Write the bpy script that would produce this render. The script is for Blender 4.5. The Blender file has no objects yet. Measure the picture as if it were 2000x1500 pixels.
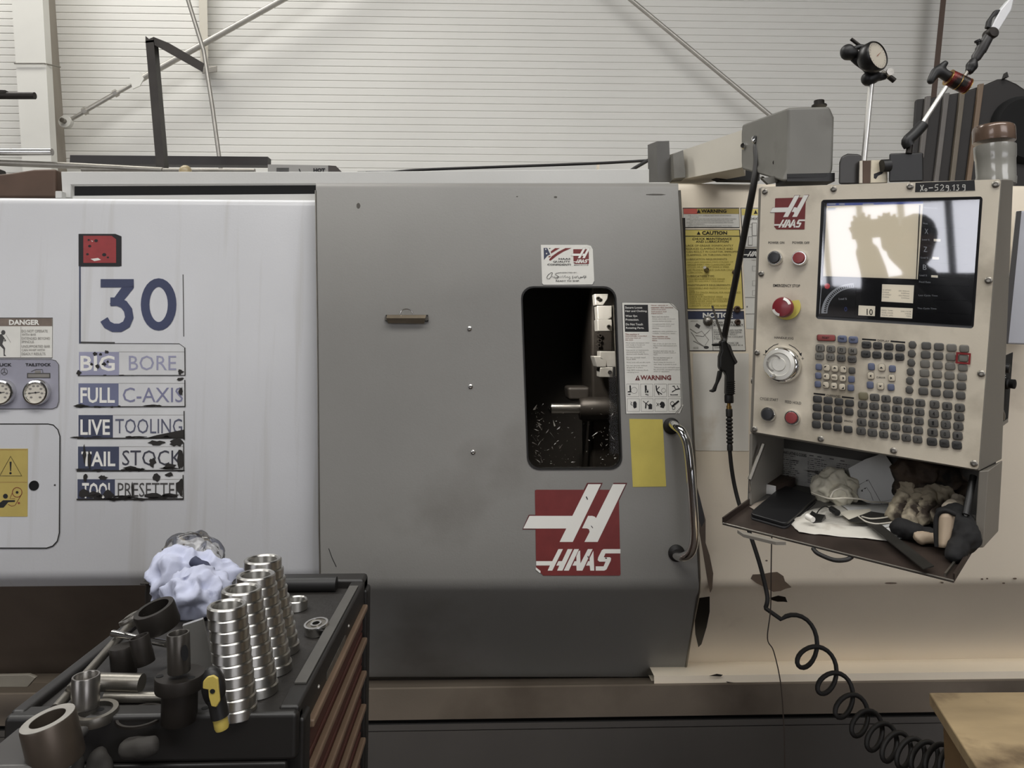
import bpy, bmesh, math, random
from mathutils import Vector, Matrix, noise
random.seed(7)
sc = bpy.context.scene
COL = sc.collection

# ------------------------------------------------------------------ camera, world, light, exposure
F, PX, PY = 1450.0, 1000.0, 560.0
_X = Vector((47500, -133, -1450)).normalized()
_Z = Vector((0, 19410, -1450)).normalized()
_Z = (_Z - _X * _Z.dot(_X)).normalized()
_Y = _Z.cross(_X)
MW = Matrix((_X, _Y, _Z))
CAM = Vector((0, -1.9, 1.62))
cd = bpy.data.cameras.new('camera'); cam = bpy.data.objects.new('camera', cd); COL.objects.link(cam)
cd.sensor_fit = 'HORIZONTAL'; cd.sensor_width = 36; cd.lens = F / 2000 * 36
cd.shift_y = -(750 - PY) / 2000; cd.clip_start = .02
cam.matrix_world = Matrix.Translation(CAM) @ MW.to_4x4()
sc.camera = cam

sc.view_settings.view_transform = 'Standard'; sc.view_settings.look = 'None'
sc.view_settings.gamma = 1; sc.view_settings.use_curve_mapping = False
sc.view_settings.exposure = 0.0
W = bpy.data.worlds.new('world'); sc.world = W; W.use_nodes = True
W.node_tree.nodes['Background'].inputs[0].default_value = (.8, .86, 1, 1)
W.node_tree.nodes['Background'].inputs[1].default_value = .025
WINDOW_LOW, WINDOW_HIGH = 3.4, 4.6          # daylight through the two rows of hall windows
def area(name, loc, rot, sx, sy, power, col=(1, 1, 1)):
    l = bpy.data.lights.new(name, 'AREA'); l.shape = 'RECTANGLE'; l.size = sx; l.size_y = sy; l.energy = power; l.color = col
    o = bpy.data.objects.new(name, l); COL.objects.link(o); o.location = loc; o.rotation_euler = rot
    return o
area('roof_skylight', (.4, -3.0, 5.8), (0, 0, 0), 7, 1.3, 300, (1, .985, .96))
area('back_wall_fill', (-3.0, 1.2, 5.8), (0, 0, 0), 4.4, .8, 170, (1, .985, .95))  # unseen light added to brighten the back wall

# ------------------------------------------------------------------ geometry helpers
def ray(x, y): return (MW @ Vector(((x - PX) / F, -(y - PY) / F, -1))).normalized()
FWD = MW @ Vector((0, 0, -1))
def depth(P): return (P - CAM).dot(FWD)
class Pl:                                   # a plane of the scene; e points from it to the viewer's side
    def __init__(s, p, n, e=None): s.p, s.n, s.e = p, n, (e or n).normalized()
    def __call__(s, x, y, off=0):
        r = ray(x, y); return CAM + r * ((s.p - CAM).dot(s.n) / r.dot(s.n)) + s.e * off
def YP(y): return Pl(Vector((0, y, 0)), Vector((0, -1, 0)))
def ZP(z): return Pl(Vector((0, 0, z)), Vector((0, 0, 1)))
def XP(x): return Pl(Vector((x, 0, 0)), Vector((1, 0, 0)))

def lin(c):
    return tuple(((v / 255) / 12.92 if v / 255 <= .04045 else ((v / 255 + .055) / 1.055) ** 2.4) for v in c)
MATS = {}
def M(name, rgb, rough=.5, metal=0, var=0, vscale=6, stretch=None, bump=0, bscale=60, dirt=None, emit=None, coat=0, spec=None, alpha=None):
    if name in MATS: return MATS[name]
    m = bpy.data.materials.new(name); m.use_nodes = True; t = m.node_tree; N, L = t.nodes, t.links
    b = N['Principled BSDF']; c = lin(rgb)
    b.inputs['Base Color'].default_value = (*c, 1); b.inputs['Roughness'].default_value = rough; b.inputs['Metallic'].default_value = metal
    if coat: b.inputs['Coat Weight'].default_value = coat; b.inputs['Coat Roughness'].default_value = .04
    if spec is not None: b.inputs['Specular IOR Level'].default_value = spec
    if emit:
        b.inputs['Emission Color'].default_value = (*c, 1); b.inputs['Emission Strength'].default_value = emit
    def tex(scale, st=None, detail=5):
        tc = N.new('ShaderNodeTexCoord'); mp = N.new('ShaderNodeMapping'); no = N.new('ShaderNodeTexNoise')
        L.new(tc.outputs['Object'], mp.inputs[0]); L.new(mp.outputs[0], no.inputs['Vector'])
        if st: mp.inputs['Scale'].default_value = st
        no.inputs['Scale'].default_value = scale; no.inputs['Detail'].default_value = detail
        return no
    src = None
    if var:
        no = tex(vscale, stretch); r = N.new('ShaderNodeValToRGB'); L.new(no.outputs[0], r.inputs[0])
        r.color_ramp.elements[0].position = .3; r.color_ramp.elements[1].position = .72
        r.color_ramp.elements[0].color = (*[v * (1 - var) for v in c], 1); r.color_ramp.elements[1].color = (*[min(1, v * (1 + var * .6)) for v in c], 1)
        src = r.outputs[0]
    if dirt:
        drgb, lo, hi, dsc = dirt[:4]; no = tex(dsc, dirt[4] if len(dirt) > 4 else None, 7)
        r = N.new('ShaderNodeValToRGB'); L.new(no.outputs[0], r.inputs[0])
        r.color_ramp.elements[0].position = lo; r.color_ramp.elements[1].position = hi
        mx = N.new('ShaderNodeMix'); mx.data_type = 'RGBA'
        L.new(r.outputs[0], mx.inputs[0]); mx.inputs[6].default_value = (*c, 1)
        if src: L.new(src, mx.inputs[6])
        mx.inputs[7].default_value = (*lin(drgb), 1); src = mx.outputs[2]
    if src: L.new(src, b.inputs['Base Color'])
    if bump:
        no = tex(bscale); bp = N.new('ShaderNodeBump'); bp.inputs['Strength'].default_value = bump; bp.inputs['Distance'].default_value = .004
        L.new(no.outputs[0], bp.inputs['Height']); L.new(bp.outputs[0], b.inputs['Normal'])
    MATS[name] = m; return m
def glass(name, tint, gloss=.06, rough=.02):
    m = bpy.data.materials.new(name); m.use_nodes = True; t = m.node_tree; N, L = t.nodes, t.links; N.clear()
    o = N.new('ShaderNodeOutputMaterial'); tr = N.new('ShaderNodeBsdfTransparent'); g = N.new('ShaderNodeBsdfGlossy'); mx = N.new('ShaderNodeMixShader'); f = N.new('ShaderNodeFresnel')
    f.inputs[0].default_value = 1.0 + gloss * 8; g.inputs['Roughness'].default_value = rough; tr.inputs[0].default_value = (*lin(tint), 1)
    L.new(f.outputs[0], mx.inputs[0]); L.new(tr.outputs[0], mx.inputs[1]); L.new(g.outputs[0], mx.inputs[2]); L.new(mx.outputs[0], o.inputs[0])
    MATS[name] = m; return m

def attach(o, parent):
    if parent is not None:
        o.parent = parent; o.matrix_parent_inverse = PINV[parent.name]
PINV = {}
def obj(name, vs, fs, mat, parent=None, smooth=False, bevel=0, seg=2, mi=None, label=None, solid=0, sub=0, auto=None):
    vs = [Vector(v) for v in vs]
    lo = Vector([min(v[i] for v in vs) for i in range(3)]); hi = Vector([max(v[i] for v in vs) for i in range(3)]); c = (lo + hi) / 2
    me = bpy.data.meshes.new(name); me.from_pydata([v - c for v in vs], [], fs)
    for m in (mat if isinstance(mat, list) else [mat]): me.materials.append(m)
    if mi: me.polygons.foreach_set('material_index', mi)
    bm = bmesh.new(); bm.from_mesh(me); bmesh.ops.recalc_face_normals(bm, faces=bm.faces); bm.to_mesh(me); bm.free()
    if smooth or auto: me.polygons.foreach_set('use_smooth', [True] * len(me.polygons))
    if auto: me.set_sharp_from_angle(angle=math.radians(auto))
    o = bpy.data.objects.new(name, me); o.location = c; COL.objects.link(o)
    PINV[o.name] = Matrix.Translation(-c)
    attach(o, parent)
    if solid: md = o.modifiers.new('s', 'SOLIDIFY'); md.thickness = solid; md.offset = 0
    if bevel:
        md = o.modifiers.new('b', 'BEVEL'); md.width = bevel; md.segments = seg; md.limit_method = 'ANGLE'; md.angle_limit = math.radians(35)
        if not smooth: me.polygons.foreach_set('use_smooth', [True] * len(me.polygons)); md.harden_normals = True
    if sub: md = o.modifiers.new('u', 'SUBSURF'); md.levels = md.render_levels = sub
    if label: o['label'] = label
    return o
def thing(name, loc, label, cat, group=None):
    o = bpy.data.objects.new(name, None); o.empty_display_size = .05; COL.objects.link(o); o.location = loc
    PINV[o.name] = Matrix.Translation(-Vector(loc)); return tag(o, label, cat, group)
def tag(o, label, cat, group=None):
    o['label'] = label; o['category'] = cat
    if group: o['group'] = group
    return o
def struct(o): o['kind'] = 'structure'; return o
class MB:
    def __init__(s): s.v, s.f, s.m, s.mats = [], [], [], []
    def mat(s, m):
        if m not in s.mats: s.mats.append(m)
        return s.mats.index(m)
    def add(s, vs, fs, m=None):
        k = len(s.v); s.v += [Vector(v) for v in vs]; s.f += [[i + k for i in f] for f in fs]
        s.m += [s.mat(m) if m else 0] * len(fs); return s
    def build(s, name, mat=None, parent=None, **k):
        return obj(name, s.v, s.f, mat or s.mats, parent, mi=None if mat else s.m, **k)
def prism(front, back):
    n = len(front); return list(front) + list(back), [list(range(n)), list(range(2 * n - 1, n - 1, -1))] + [[i, (i + 1) % n, n + (i + 1) % n, n + i] for i in range(n)]
def boxv(lo, hi):
    a, b = lo, hi
    return prism([(a[0], a[1], a[2]), (b[0], a[1], a[2]), (b[0], a[1], b[2]), (a[0], a[1], b[2])], [(a[0], b[1], a[2]), (b[0], b[1], a[2]), (b[0], b[1], b[2]), (a[0], b[1], b[2])])
def box(name, lo, hi, mat, parent=None, **k): return obj(name, *boxv(lo, hi), mat, parent, **k)
def slab(name, pts, pl, t, mat, parent=None, off=0, **k):
    return obj(name, *prism([pl(x, y, off + t) for x, y in pts], [pl(x, y, off) for x, y in pts]), mat, parent, **k)
def lerp(a, b, t): return a + (b - a) * t
def bil(q, u, v):
    return tuple(lerp(lerp(q[0][i], q[1][i], u), lerp(q[3][i], q[2][i], u), v) for i in (0, 1))
def rr(q, r, seg=5, corners=(1, 1, 1, 1)):   # rounded quad outline in picture units
    w = math.dist(q[0], q[1]); h = math.dist(q[0], q[3]); a, b = r / w, r / h; out = []
    for k, (cx, cy, s) in enumerate(((a, b, 180), (1 - a, b, 270), (1 - a, 1 - b, 0), (a, 1 - b, 90))):
        if not corners[k]: out.append(q[k]); continue
        for i in range(seg + 1):
            t = math.radians(s + 90 * i / seg); out.append(bil(q, cx + a * math.cos(t), cy + b * math.sin(t)))
    return out
def R4(x0, y0, x1, y1): return [(x0, y0), (x1, y0), (x1, y1), (x0, y1)]
def ell(cx, cy, rx, ry, n=24, rot=0):
    c, s = math.cos(math.radians(rot)), math.sin(math.radians(rot)); o = []
    for i in range(n):
        t = 2 * math.pi * i / n; x, y = rx * math.cos(t), ry * math.sin(t); o.append((cx + x * c - y * s, cy + x * s + y * c))
    return o
def frame(d):
    d = d.normalized(); a = d.orthogonal().normalized(); return a, d.cross(a), d
def lathe_v(c, axis, prof, n=28, closed=False):   # prof: (radius, distance along the axis)
    a, b, d = frame(axis); vs, fs = [], []
    for r, h in prof:
        for i in range(n):
            t = 2 * math.pi * i / n; vs.append(c + d * h + (a * math.cos(t) + b * math.sin(t)) * r)
    m = len(prof)
    for j in range(m if closed else m - 1):
        for i in range(n): fs.append([j * n + i, j * n + (i + 1) % n, ((j + 1) % m) * n + (i + 1) % n, ((j + 1) % m) * n + i])
    if not closed: fs += [list(range(n))[::-1], list(range((m - 1) * n, m * n))]
    return vs, fs
def lathe(name, c, axis, prof, mat, parent=None, n=28, closed=False, **k):
    k.setdefault('auto', 40); return obj(name, *lathe_v(Vector(c), Vector(axis), prof, n, closed), mat, parent, **k)
def hollow(ro, ri, h, ch=0):
    return [(ri, 0), (ro - ch, 0), (ro, ch), (ro, h - ch), (ro - ch, h), (ri, h)]
def smooth_path(pts, n=8):
    pts = [Vector(p) for p in pts]; o = []
    for i in range(len(pts) - 1):
        p0, p1, p2, p3 = pts[max(i - 1, 0)], pts[i], pts[i + 1], pts[min(i + 2, len(pts) - 1)]
        for k in range(n):
            t = k / n; o.append(.5 * ((2 * p1) + (p2 - p0) * t + (2 * p0 - 5 * p1 + 4 * p2 - p3) * t * t + (3 * p1 - p0 - 3 * p2 + p3) * t ** 3))
    return o + [pts[-1]]
def tube_v(pts, r, n=8):
    pts = [Vector(p) for p in pts]; vs, fs = [], []; rs = r if isinstance(r, (list, tuple)) else [r] * len(pts)
    nrm = None
    for i, p in enumerate(pts):
        d = (pts[min(i + 1, len(pts) - 1)] - pts[max(i - 1, 0)])
        d = d.normalized() if d.length > 1e-9 else Vector((0, 0, 1))
        nrm = d.orthogonal().normalized() if nrm is None else (nrm - d * nrm.dot(d)).normalized()
        b = d.cross(nrm)
        for k in range(n):
            t = 2 * math.pi * k / n; vs.append(p + (nrm * math.cos(t) + b * math.sin(t)) * rs[i])
    for i in range(len(pts) - 1):
        for k in range(n): fs.append([i * n + k, i * n + (k + 1) % n, (i + 1) * n + (k + 1) % n, (i + 1) * n + k])
    fs += [list(range(n))[::-1], list(range((len(pts) - 1) * n, len(pts) * n))]
    return vs, fs
def tube(name, pts, r, mat, parent=None, n=10, **k):
    k.setdefault('auto', 50); return obj(name, *tube_v(pts, r, n), mat, parent, **k)

# ------------------------------------------------------------------ flat print: lettering and signs
_fc = {}
def glyphs(s, bold=0, shear=0):
    key = (s, bold, shear)
    if key not in _fc:
        c = bpy.data.curves.new('t', 'FONT'); c.body = s; c.offset = bold; c.shear = shear; c.resolution_u = 2; c.fill_mode = 'FRONT'
        o = bpy.data.objects.new('t', c); COL.objects.link(o)
        dg = bpy.context.evaluated_depsgraph_get(); me = bpy.data.meshes.new_from_object(o.evaluated_get(dg))
        vs = [(v.co.x, v.co.y) for v in me.vertices]; fs = [list(p.vertices) for p in me.polygons]
        bpy.data.objects.remove(o); bpy.data.curves.remove(c); bpy.data.meshes.remove(me)
        x0, x1 = min(v[0] for v in vs), max(v[0] for v in vs); y0, y1 = min(v[1] for v in vs), max(v[1] for v in vs)
        _fc[key] = ([((x - x0) / max(x1 - x0, 1e-6), (y1 - y) / max(y1 - y0, 1e-6)) for x, y in vs], fs)
    return _fc[key]
class Pr:                                    # print lying on plane pl, drawn in units of 1/scale from an origin
    def __init__(s, pl, org=(0, 0), scale=1, off=.0006, fn=None):
        s.pl, s.o, s.k, s.off, s.b, s.fn = pl, org, scale, off, MB(), fn
    def px(s, p):
        if s.fn: p = s.fn(p)
        return (s.o[0] + p[0] / s.k, s.o[1] + p[1] / s.k)
    def P(s, p, l): x, y = s.px(p); return s.pl(x, y, s.off + l * .0004)
    def poly(s, pts, m, l=0): s.b.add([s.P(p, l) for p in pts], [list(range(len(pts)))], m); return s
    def rect(s, x0, y0, x1, y1, m, l=0, dx=0, dy=0): return s.poly([(x0, y0), (x1, y0 + dy), (x1 + dx, y1 + dy), (x0 + dx, y1)], m, l)
    def line(s, pts, w, m, l=1, closed=False):
        pts = [Vector(p) for p in pts]; n = len(pts); A, B = [], []
        for i in range(n):
            a = pts[(i - 1) % n] if closed or i else pts[i]; c = pts[(i + 1) % n] if closed or i < n - 1 else pts[i]
            d = (c - a); d = d.normalized() if d.length else Vector((1, 0)); q = Vector((-d.y, d.x)) * w / 2; A.append(pts[i] + q); B.append(pts[i] - q)
        vs = [s.P(p, l) for p in A + B]; s.b.add(vs, [[i, (i + 1) % n, n + (i + 1) % n, n + i] for i in range(n if closed else n - 1)], m); return s
    def text(s, t, x0, y0, x1, y1, m, l=2, dx=0, dy=0, bold=.012, shear=0):
        q = [(x0, y0), (x1, y0 + dy), (x1 + dx, y1 + dy), (x0 + dx, y1)]; uv, fs = glyphs(t, bold, shear)
        s.b.add([s.P(bil(q, u, v), l) for u, v in uv], fs, m); return s
    def done(s, name, parent, **k): return s.b.build(name, None, parent, **k)

# ------------------------------------------------------------------ materials
wall_m = M('siding_white', (210, 208, 201), .55, 0, .05, 1.2)
conc = M('concrete', (56, 45, 36), .8, 0, .2, 2)
hall = M('hall_wall_paint', (70, 68, 65), .8, 0, .1, 1)
white_paint = M('white_machine_paint', (197, 197, 198), .36, 0, .05, 3, None, .05, 220, dirt=((168, 165, 158), .56, .95, 2.2, (14, 1, .6)))
frame_paint = M('frame_white_paint', (200, 199, 194), .45, 0, .06, 3, None, .05, 200)
cream_paint = M('cream_machine_paint', (230, 218, 197), .45, 0, .07, 2.5, None, .05, 200, dirt=((150, 132, 108), .6, .82, 3.2))
grey_paint = M('grey_machine_paint', (134, 132, 127), .5, 0, .08, 2.2, None, .06, 260, dirt=((88, 82, 74), .58, .8, 1.6))
base_paint = M('dirty_base_paint', (104, 94, 82), .55, 0, .18, 2.5, (1, 1, 2), .05, 200, dirt=((62, 52, 42), .55, .75, 2.2))
grey_cast = M('grey_box_paint', (128, 126, 118), .5, 0, .1, 6, None, .05, 200)
black_pl = M('black_plastic', (22, 21, 20), .5, 0, .1, 10)
black_rub = M('black_rubber', (26, 24, 22), .6)
dark_st = M('dark_steel', (62, 58, 54), .45, .5, .25, 8, None, .15, 60)
oxide = M('black_oxide_steel', (46, 42, 38), .5, .55, .2, 14, None, .1, 80)
steel = M('bright_steel', (196, 194, 190), .24, 1, .06, 20)
turned = M('turned_steel', (205, 203, 198), .27, 1, .05, 30)
_t = turned.node_tree; _tn = _t.nodes.new('ShaderNodeTangent'); _tn.direction_type = 'RADIAL'; _tn.axis = 'Z'
_b = _t.nodes['Principled BSDF']; _b.inputs['Anisotropic'].default_value = .85; _b.inputs['Anisotropic Rotation'].default_value = .25; _b.inputs['Roughness'].default_value = .34; _t.links.new(_tn.outputs[0], _b.inputs['Tangent'])
chrome = M('chrome', (222, 222, 220), .09, 1)
dull_st = M('dull_steel', (136, 132, 124), .38, .9, .15, 16, None, .08, 90)
brown_st = M('rusty_brown_steel', (84, 66, 54), .6, .3, .25, 9)
void = M('black_void', (5, 5, 5), .9)
groove_m = M('black_seam', (20, 18, 16), .8)
oil = M('oil_stain_dark', (20, 16, 12), .3, 0, .3, 10)
oil2 = M('oil_stain_brown', (92, 76, 60), .4, 0, .3, 14)
wht = M('print_white', (232, 230, 222), .5); blk = M('print_black', (22, 21, 22), .55); red = M('print_red', (116, 46, 44), .45, 0, .12, 30)
dkred = M('print_dark_red', (90, 30, 30), .5); yel = M('print_yellow', (224, 206, 116), .5, 0, .07, 20); ochre = M('print_ochre', (182, 162, 88), .55, 0, .1, 12)
stk = M('sticker_paper', (222, 220, 211), .5, 0, .05, 25); grytxt = M('print_grey', (128, 124, 118), .6); gold = M('print_faded_olive', (150, 138, 62), .6)
brn = M('print_brown', (128, 62, 44), .6); navy = M('print_navy', (62, 67, 88), .5, 0, .12, 20); lilac = M('print_faded_lilac', (152, 152, 174), .5, 0, .1, 20)
blue2 = M('print_faded_blue', (108, 112, 138), .5, 0, .1, 20); dgr = M('print_dark_grey', (70, 68, 66), .6); grime = M('grime', (38, 35, 32), .7, 0, .3, 40)

# ------------------------------------------------------------------ the hall
box('floor', (-9, -7.2, -.1), (6, 2.8, 0), conc); struct(bpy.data.objects['floor'])
WY = 2.6
zz, prof, z = .0455, [], 0.0
while z < 4.6:
    prof += [(WY, z), (WY, z + zz - .009), (WY + .003, z + zz - .006), (WY + .003, z + zz - .003)]; z += zz
vs, fs = [], []
for y, z in prof: vs += [(-9, y, z), (6, y, z)]
for i in range(len(prof) - 1): fs.append([2 * i, 2 * i + 1, 2 * i + 3, 2 * i + 2])
n = len(vs); vs += [(-9, WY + .1, 0), (6, WY + .1, 0), (-9, WY + .1, 4.6), (6, WY + .1, 4.6)]
fs.append([n, n + 1, n + 3, n + 2])
struct(obj('wall_back', vs, fs, wall_m))
struct(box('wall_back_upper', (-9, WY, 4.6), (6, WY + .1, 6), hall)).name = 'wall_upper'
struct(box('wall_left', (-9.2, -7.2, 0), (-9, 2.8, 6), hall)); struct(box('wall_right', (6, -7.2, 0), (6.2, 2.8, 6), hall))
struct(box('ceiling', (-9.2, -7.2, 6), (6.2, 2.8, 6.1), hall))
# front wall behind the camera: solid strips with two rows of lit windows between them
fw = MB()
for z0, z1 in ((0, .25), (1.5, 3.0), (5.4, 6)): fw.add(*boxv((-9, -7.2, z0), (6, -7, z1)))
fw.add(*boxv((-3.82, -7.2, .25), (1.4, -7, 1.5))).add(*boxv((-3.82, -7.2, 3.0), (1.4, -7, 5.4)))
struct(fw.build('wall_front', hall))
mull = M('window_mullion', (60, 62, 66), .5)
pane_lo = M('daylit_pane_low', (224, 225, 234), .3, emit=WINDOW_LOW); pane_hi = M('daylit_pane_high', (236, 236, 240), .3, emit=WINDOW_HIGH)
k = 0
for z0, z1, mt in ((.25, 1.5, pane_lo), (3.0, 5.4, pane_hi)):
    x = -9.0
    while x < 5.9:
        if -4 < x < 1.3: x = 1.4
        k += 1; fr = MB(); x1 = min(x + .74, 6)
        for a, b in (((x, z0), (x + .035, z1)), ((x1 - .035, z0), (x1, z1)), ((x, z0), (x1, z0 + .04)), ((x, z1 - .04), (x1, z1))):
            fr.add(*boxv((a[0], -7.06, a[1]), (b[0], -6.98, b[1])))
        o = struct(fr.build(f'window_{k}', mull))
        obj('pane', *boxv((x + .035, -7.04, z0 + .04), (x1 - .035, -7.03, z1 - .04)), mt, o)
        x += .74

# steel column and bracing on the back wall
t = thing('steel_column', YP(2.3)(90, 900), 'white painted steel column standing against the ribbed wall', 'column')
cp = M('column_paint', (208, 206, 198), .5, 0, .06, 3); cs = M('column_side_tone', (146, 138, 126), .55, 0, .1, 3)  # web tone darker and browner than the front flange
fr = [YP(2.25)(x, y) for x, y in ((13, -150), (75, -150), (106, 420), (50, 420))]
bk = [p + Vector((0, .06, 0)) for p in fr]
obj('front_flange', *prism(fr, bk), cp, t)
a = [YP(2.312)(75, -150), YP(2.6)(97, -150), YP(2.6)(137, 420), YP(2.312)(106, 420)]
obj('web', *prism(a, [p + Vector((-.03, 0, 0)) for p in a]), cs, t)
obj('lower_shaft', *prism([YP(2.26)(x, y) for x, y in ((50, 420), (106, 420), (150, 1350), (95, 1350))], [YP(2.4)(x, y) for x, y in ((50, 420), (106, 420), (150, 1350), (95, 1350))]), cp, t)
obj('joint_strap', *tube_v([YP(2.24)(28, 124), YP(2.24)(86, 124), YP(2.35)(118, 131)], .004, 6), dull_st, t)

galv = M('galvanised_steel', (176, 172, 164), .4, .6, .12, 12)
B = YP(2.45)
t = thing('wall_brace_with_turnbuckle', B(130, 238), 'thin diagonal brace rod with a turnbuckle fixed to the column', 'brace rod')
tube('rod', [B(134, 236), B(262, 163)], .011, galv, t); tube('rod', [B(262, 163), B(300, 140), B(908, -200)], .018, galv, t)
g_ = B(130, 239); lathe('hub_plate', g_ + Vector((0, .01, 0)), (0, -1, 0), [(.036, 0), (.036, .03), (.0, .031)], cp, t, 16)
lathe('hub_bolt', g_ + Vector((0, -.02, 0)), (0, -1, 0), [(.014, 0), (.014, .03), (0, .031)], dull_st, t, 8)
for q in ((-.008,), (.008,)):
    tube('turnbuckle_bar', [B(166, 216) + Vector((0, 0, q[0] * 1.3)), B(226, 182) + Vector((0, 0, q[0] * 1.3))], .005, galv, t, 6)
for x, y in ((166, 217), (226, 182)): lathe('turnbuckle_nut', B(x, y), B(x + 10, y - 5.8) - B(x, y), [(.022, -.012), (.022, .012)], galv, t, 6)
obj('joint_plate', *prism([B(x, y, .02) for x, y in ((256, 152), (276, 142), (284, 156), (276, 170), (262, 176))], [B(x, y, .012) for x, y in ((256, 152), (276, 142), (284, 156), (276, 170), (262, 176))]), cp, t)
tag(tube('wall_brace', [B(975, -214), B(1570, 280)], .014, galv), 'thin diagonal brace rod on the wall running down to the swivel arm housing', 'brace rod')
t = thing('wall_downpipe', YP(2.5)(398, 138), 'pale vertical square tube ending at a small bracket on the ribbed wall', 'pipe')
obj('tube', *prism([YP(2.5)(x, y) for x, y in ((384, -150), (402, -150), (407, 138), (392, 138))], [YP(2.58)(x, y) for x, y in ((384, -150), (402, -150), (407, 138), (392, 138))]), M('pale_tube', (188, 182, 168), .5), t)
obj('end_bracket', *prism([YP(2.47)(x, y) for x, y in ((395, 132), (424, 128), (424, 141), (395, 144))], [YP(2.55)(x, y) for x, y in ((395, 132), (424, 128), (424, 141), (395, 144))]), dull_st, t, bevel=.004)
tag(tube('leaning_rod', [YP(1.5)(358, -30), YP(1.5)(398, 100), YP(1.5)(415, 210), YP(1.5)(431, 329)], .0095, galv), 'thin pale metal rod leaning upright behind the dark angle frame', 'rod')
bm_ = M('brown_angle_paint', (84, 68, 58), .6)
tag(obj('wall_corner_angle', *prism([YP(2.4)(x, y) for x, y in ((1868, -310), (1879, -310), (1822, 260), (1811, 260))], [YP(2.46)(x, y) for x, y in ((1868, -310), (1879, -310), (1822, 260), (1811, 260))]), bm_), 'thin brown steel angle running down the wall behind the magnetic stands', 'steel angle')

t = thing('dark_angle_frame', YP(.9)(312, 330), 'dark steel angle post with a slanting arm standing on the machine roof', 'steel frame')
P9 = YP(.9)
fr = [(284, 80), (300, 78), (323.5, 356), (307.5, 356)]
obj('post', *prism([P9(*p) for p in fr], [P9(*p) + Vector((0, .04, 0)) for p in fr]), dark_st, t)
fr = [(300, 72), (302, 88), (396, 141), (399, 124), (330, 84)]
obj('arm', *prism([P9(*p) for p in fr], [YP(1.0)(*p) for p in fr]), dark_st, t)
obj('torn_lug', *prism([P9(*p) for p in ((284, 70), (291, 76), (300, 72), (300, 82), (284, 84))], [P9(*p) + Vector((0, .03, 0)) for p in ((284, 70), (291, 76), (300, 72), (300, 82), (284, 84))]), dark_st, t)

# ------------------------------------------------------------------ the lathe
lathe_t = thing('cnc_lathe', (0, .5, 0), 'large grey and white computer controlled lathe with a grey sliding door', 'lathe')
def Z1(x, y, Y): return YP(Y)(x, y).z
def sweep(name, prof, x0, x1, mat, parent, **k):
    vs = [(x, y, z) for x in (x0, x1) for y, z in prof]; n = len(prof)
    return obj(name, vs, [[i, i + 1, n + i + 1, n + i] for i in range(n - 1)], mat, parent, **k)
YL, YR = .06, .05
zt = Z1(300, 386, YL)
zb = Z1(300, 1136, YL)
prof = [(.5, zt), (YL + .02, zt), (YL + .008, zt - .004), (YL, zt - .02), (YL, zb + .03), (YL + .004, zb + .012), (YL + .014, zb), (YL + .03, zb - .018), (.30, Z1(300, 1322, .30)), (.45, Z1(300, 1322, .30))]
sweep('headstock_cover', prof[:8], -1.85, -.33, white_paint, lathe_t, auto=50)
skirt_m = M('dark_brown_skirt', (96, 85, 75), .5, 0, .2, 3, None, .06, 150, dirt=((60, 52, 45), .5, .75, 3))  # darker brown than the cover above it
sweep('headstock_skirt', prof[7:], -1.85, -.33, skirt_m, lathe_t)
zt2 = Z1(1400, 356, YR); zb2 = Z1(1700, 1150, YR)
prof = [(.5, zt2), (YR + .02, zt2), (YR + .006, zt2 - .006), (YR, zt2 - .02), (YR, zb2 + .03), (YR + .004, zb2 + .012), (YR + .014, zb2), (YR + .03, zb2 - .016),
        (.21, Z1(1700, 1289, .21)), (.13, Z1(1700, 1315, .13)), (.13, Z1(1700, 1335, .13)), (.2, Z1(1700, 1336, .13))]
sweep('tailstock_cover', prof, .44, 2.0, cream_paint, lathe_t, auto=35)
zl = Z1(1000, 1322, .24); zf = Z1(1000, 1343, .12); zg = Z1(1000, 1403, .12); zg2 = Z1(1000, 1412, .12); zk = Z1(1000, 1425, .12)
prof = [(.45, zl + .02), (.24, zl), (.125, zf + .002), (.12, zf), (.12, zg)]
sweep('coolant_tank_ledge', prof, -1.95, 2.05, base_paint, lathe_t)
sweep('base_seam', [(.12, zg), (.17, zg), (.17, zg2), (.12, zg2)], -1.95, 2.05, groove_m, lathe_t)
low_paint = M('dark_base_paint', (74, 70, 66), .6, 0, .15, 3)
sweep('base_plinth', [(.12, zg2), (.12, zk + .0015), (.125, zk + .0015), (.125, zk - .0015), (.12, zk - .0015), (.12, 0)], -1.95, 2.05, low_paint, lathe_t)
box('roof_panel', (-1.8, .45, 1.89), (1.95, 1.02, 1.925), white_paint, lathe_t)
box('rear_body', (-1.8, 1.0, 0), (1.95, 2.0, 1.9), white_paint, lathe_t)
box('end_plate', (-1.86, .1, .1), (-1.83, 1.2, 1.85), white_paint, lathe_t)
box('tail_end_plate', (1.98, .1, .1), (2.01, 1.2, 1.9), cream_paint, lathe_t)
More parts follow.
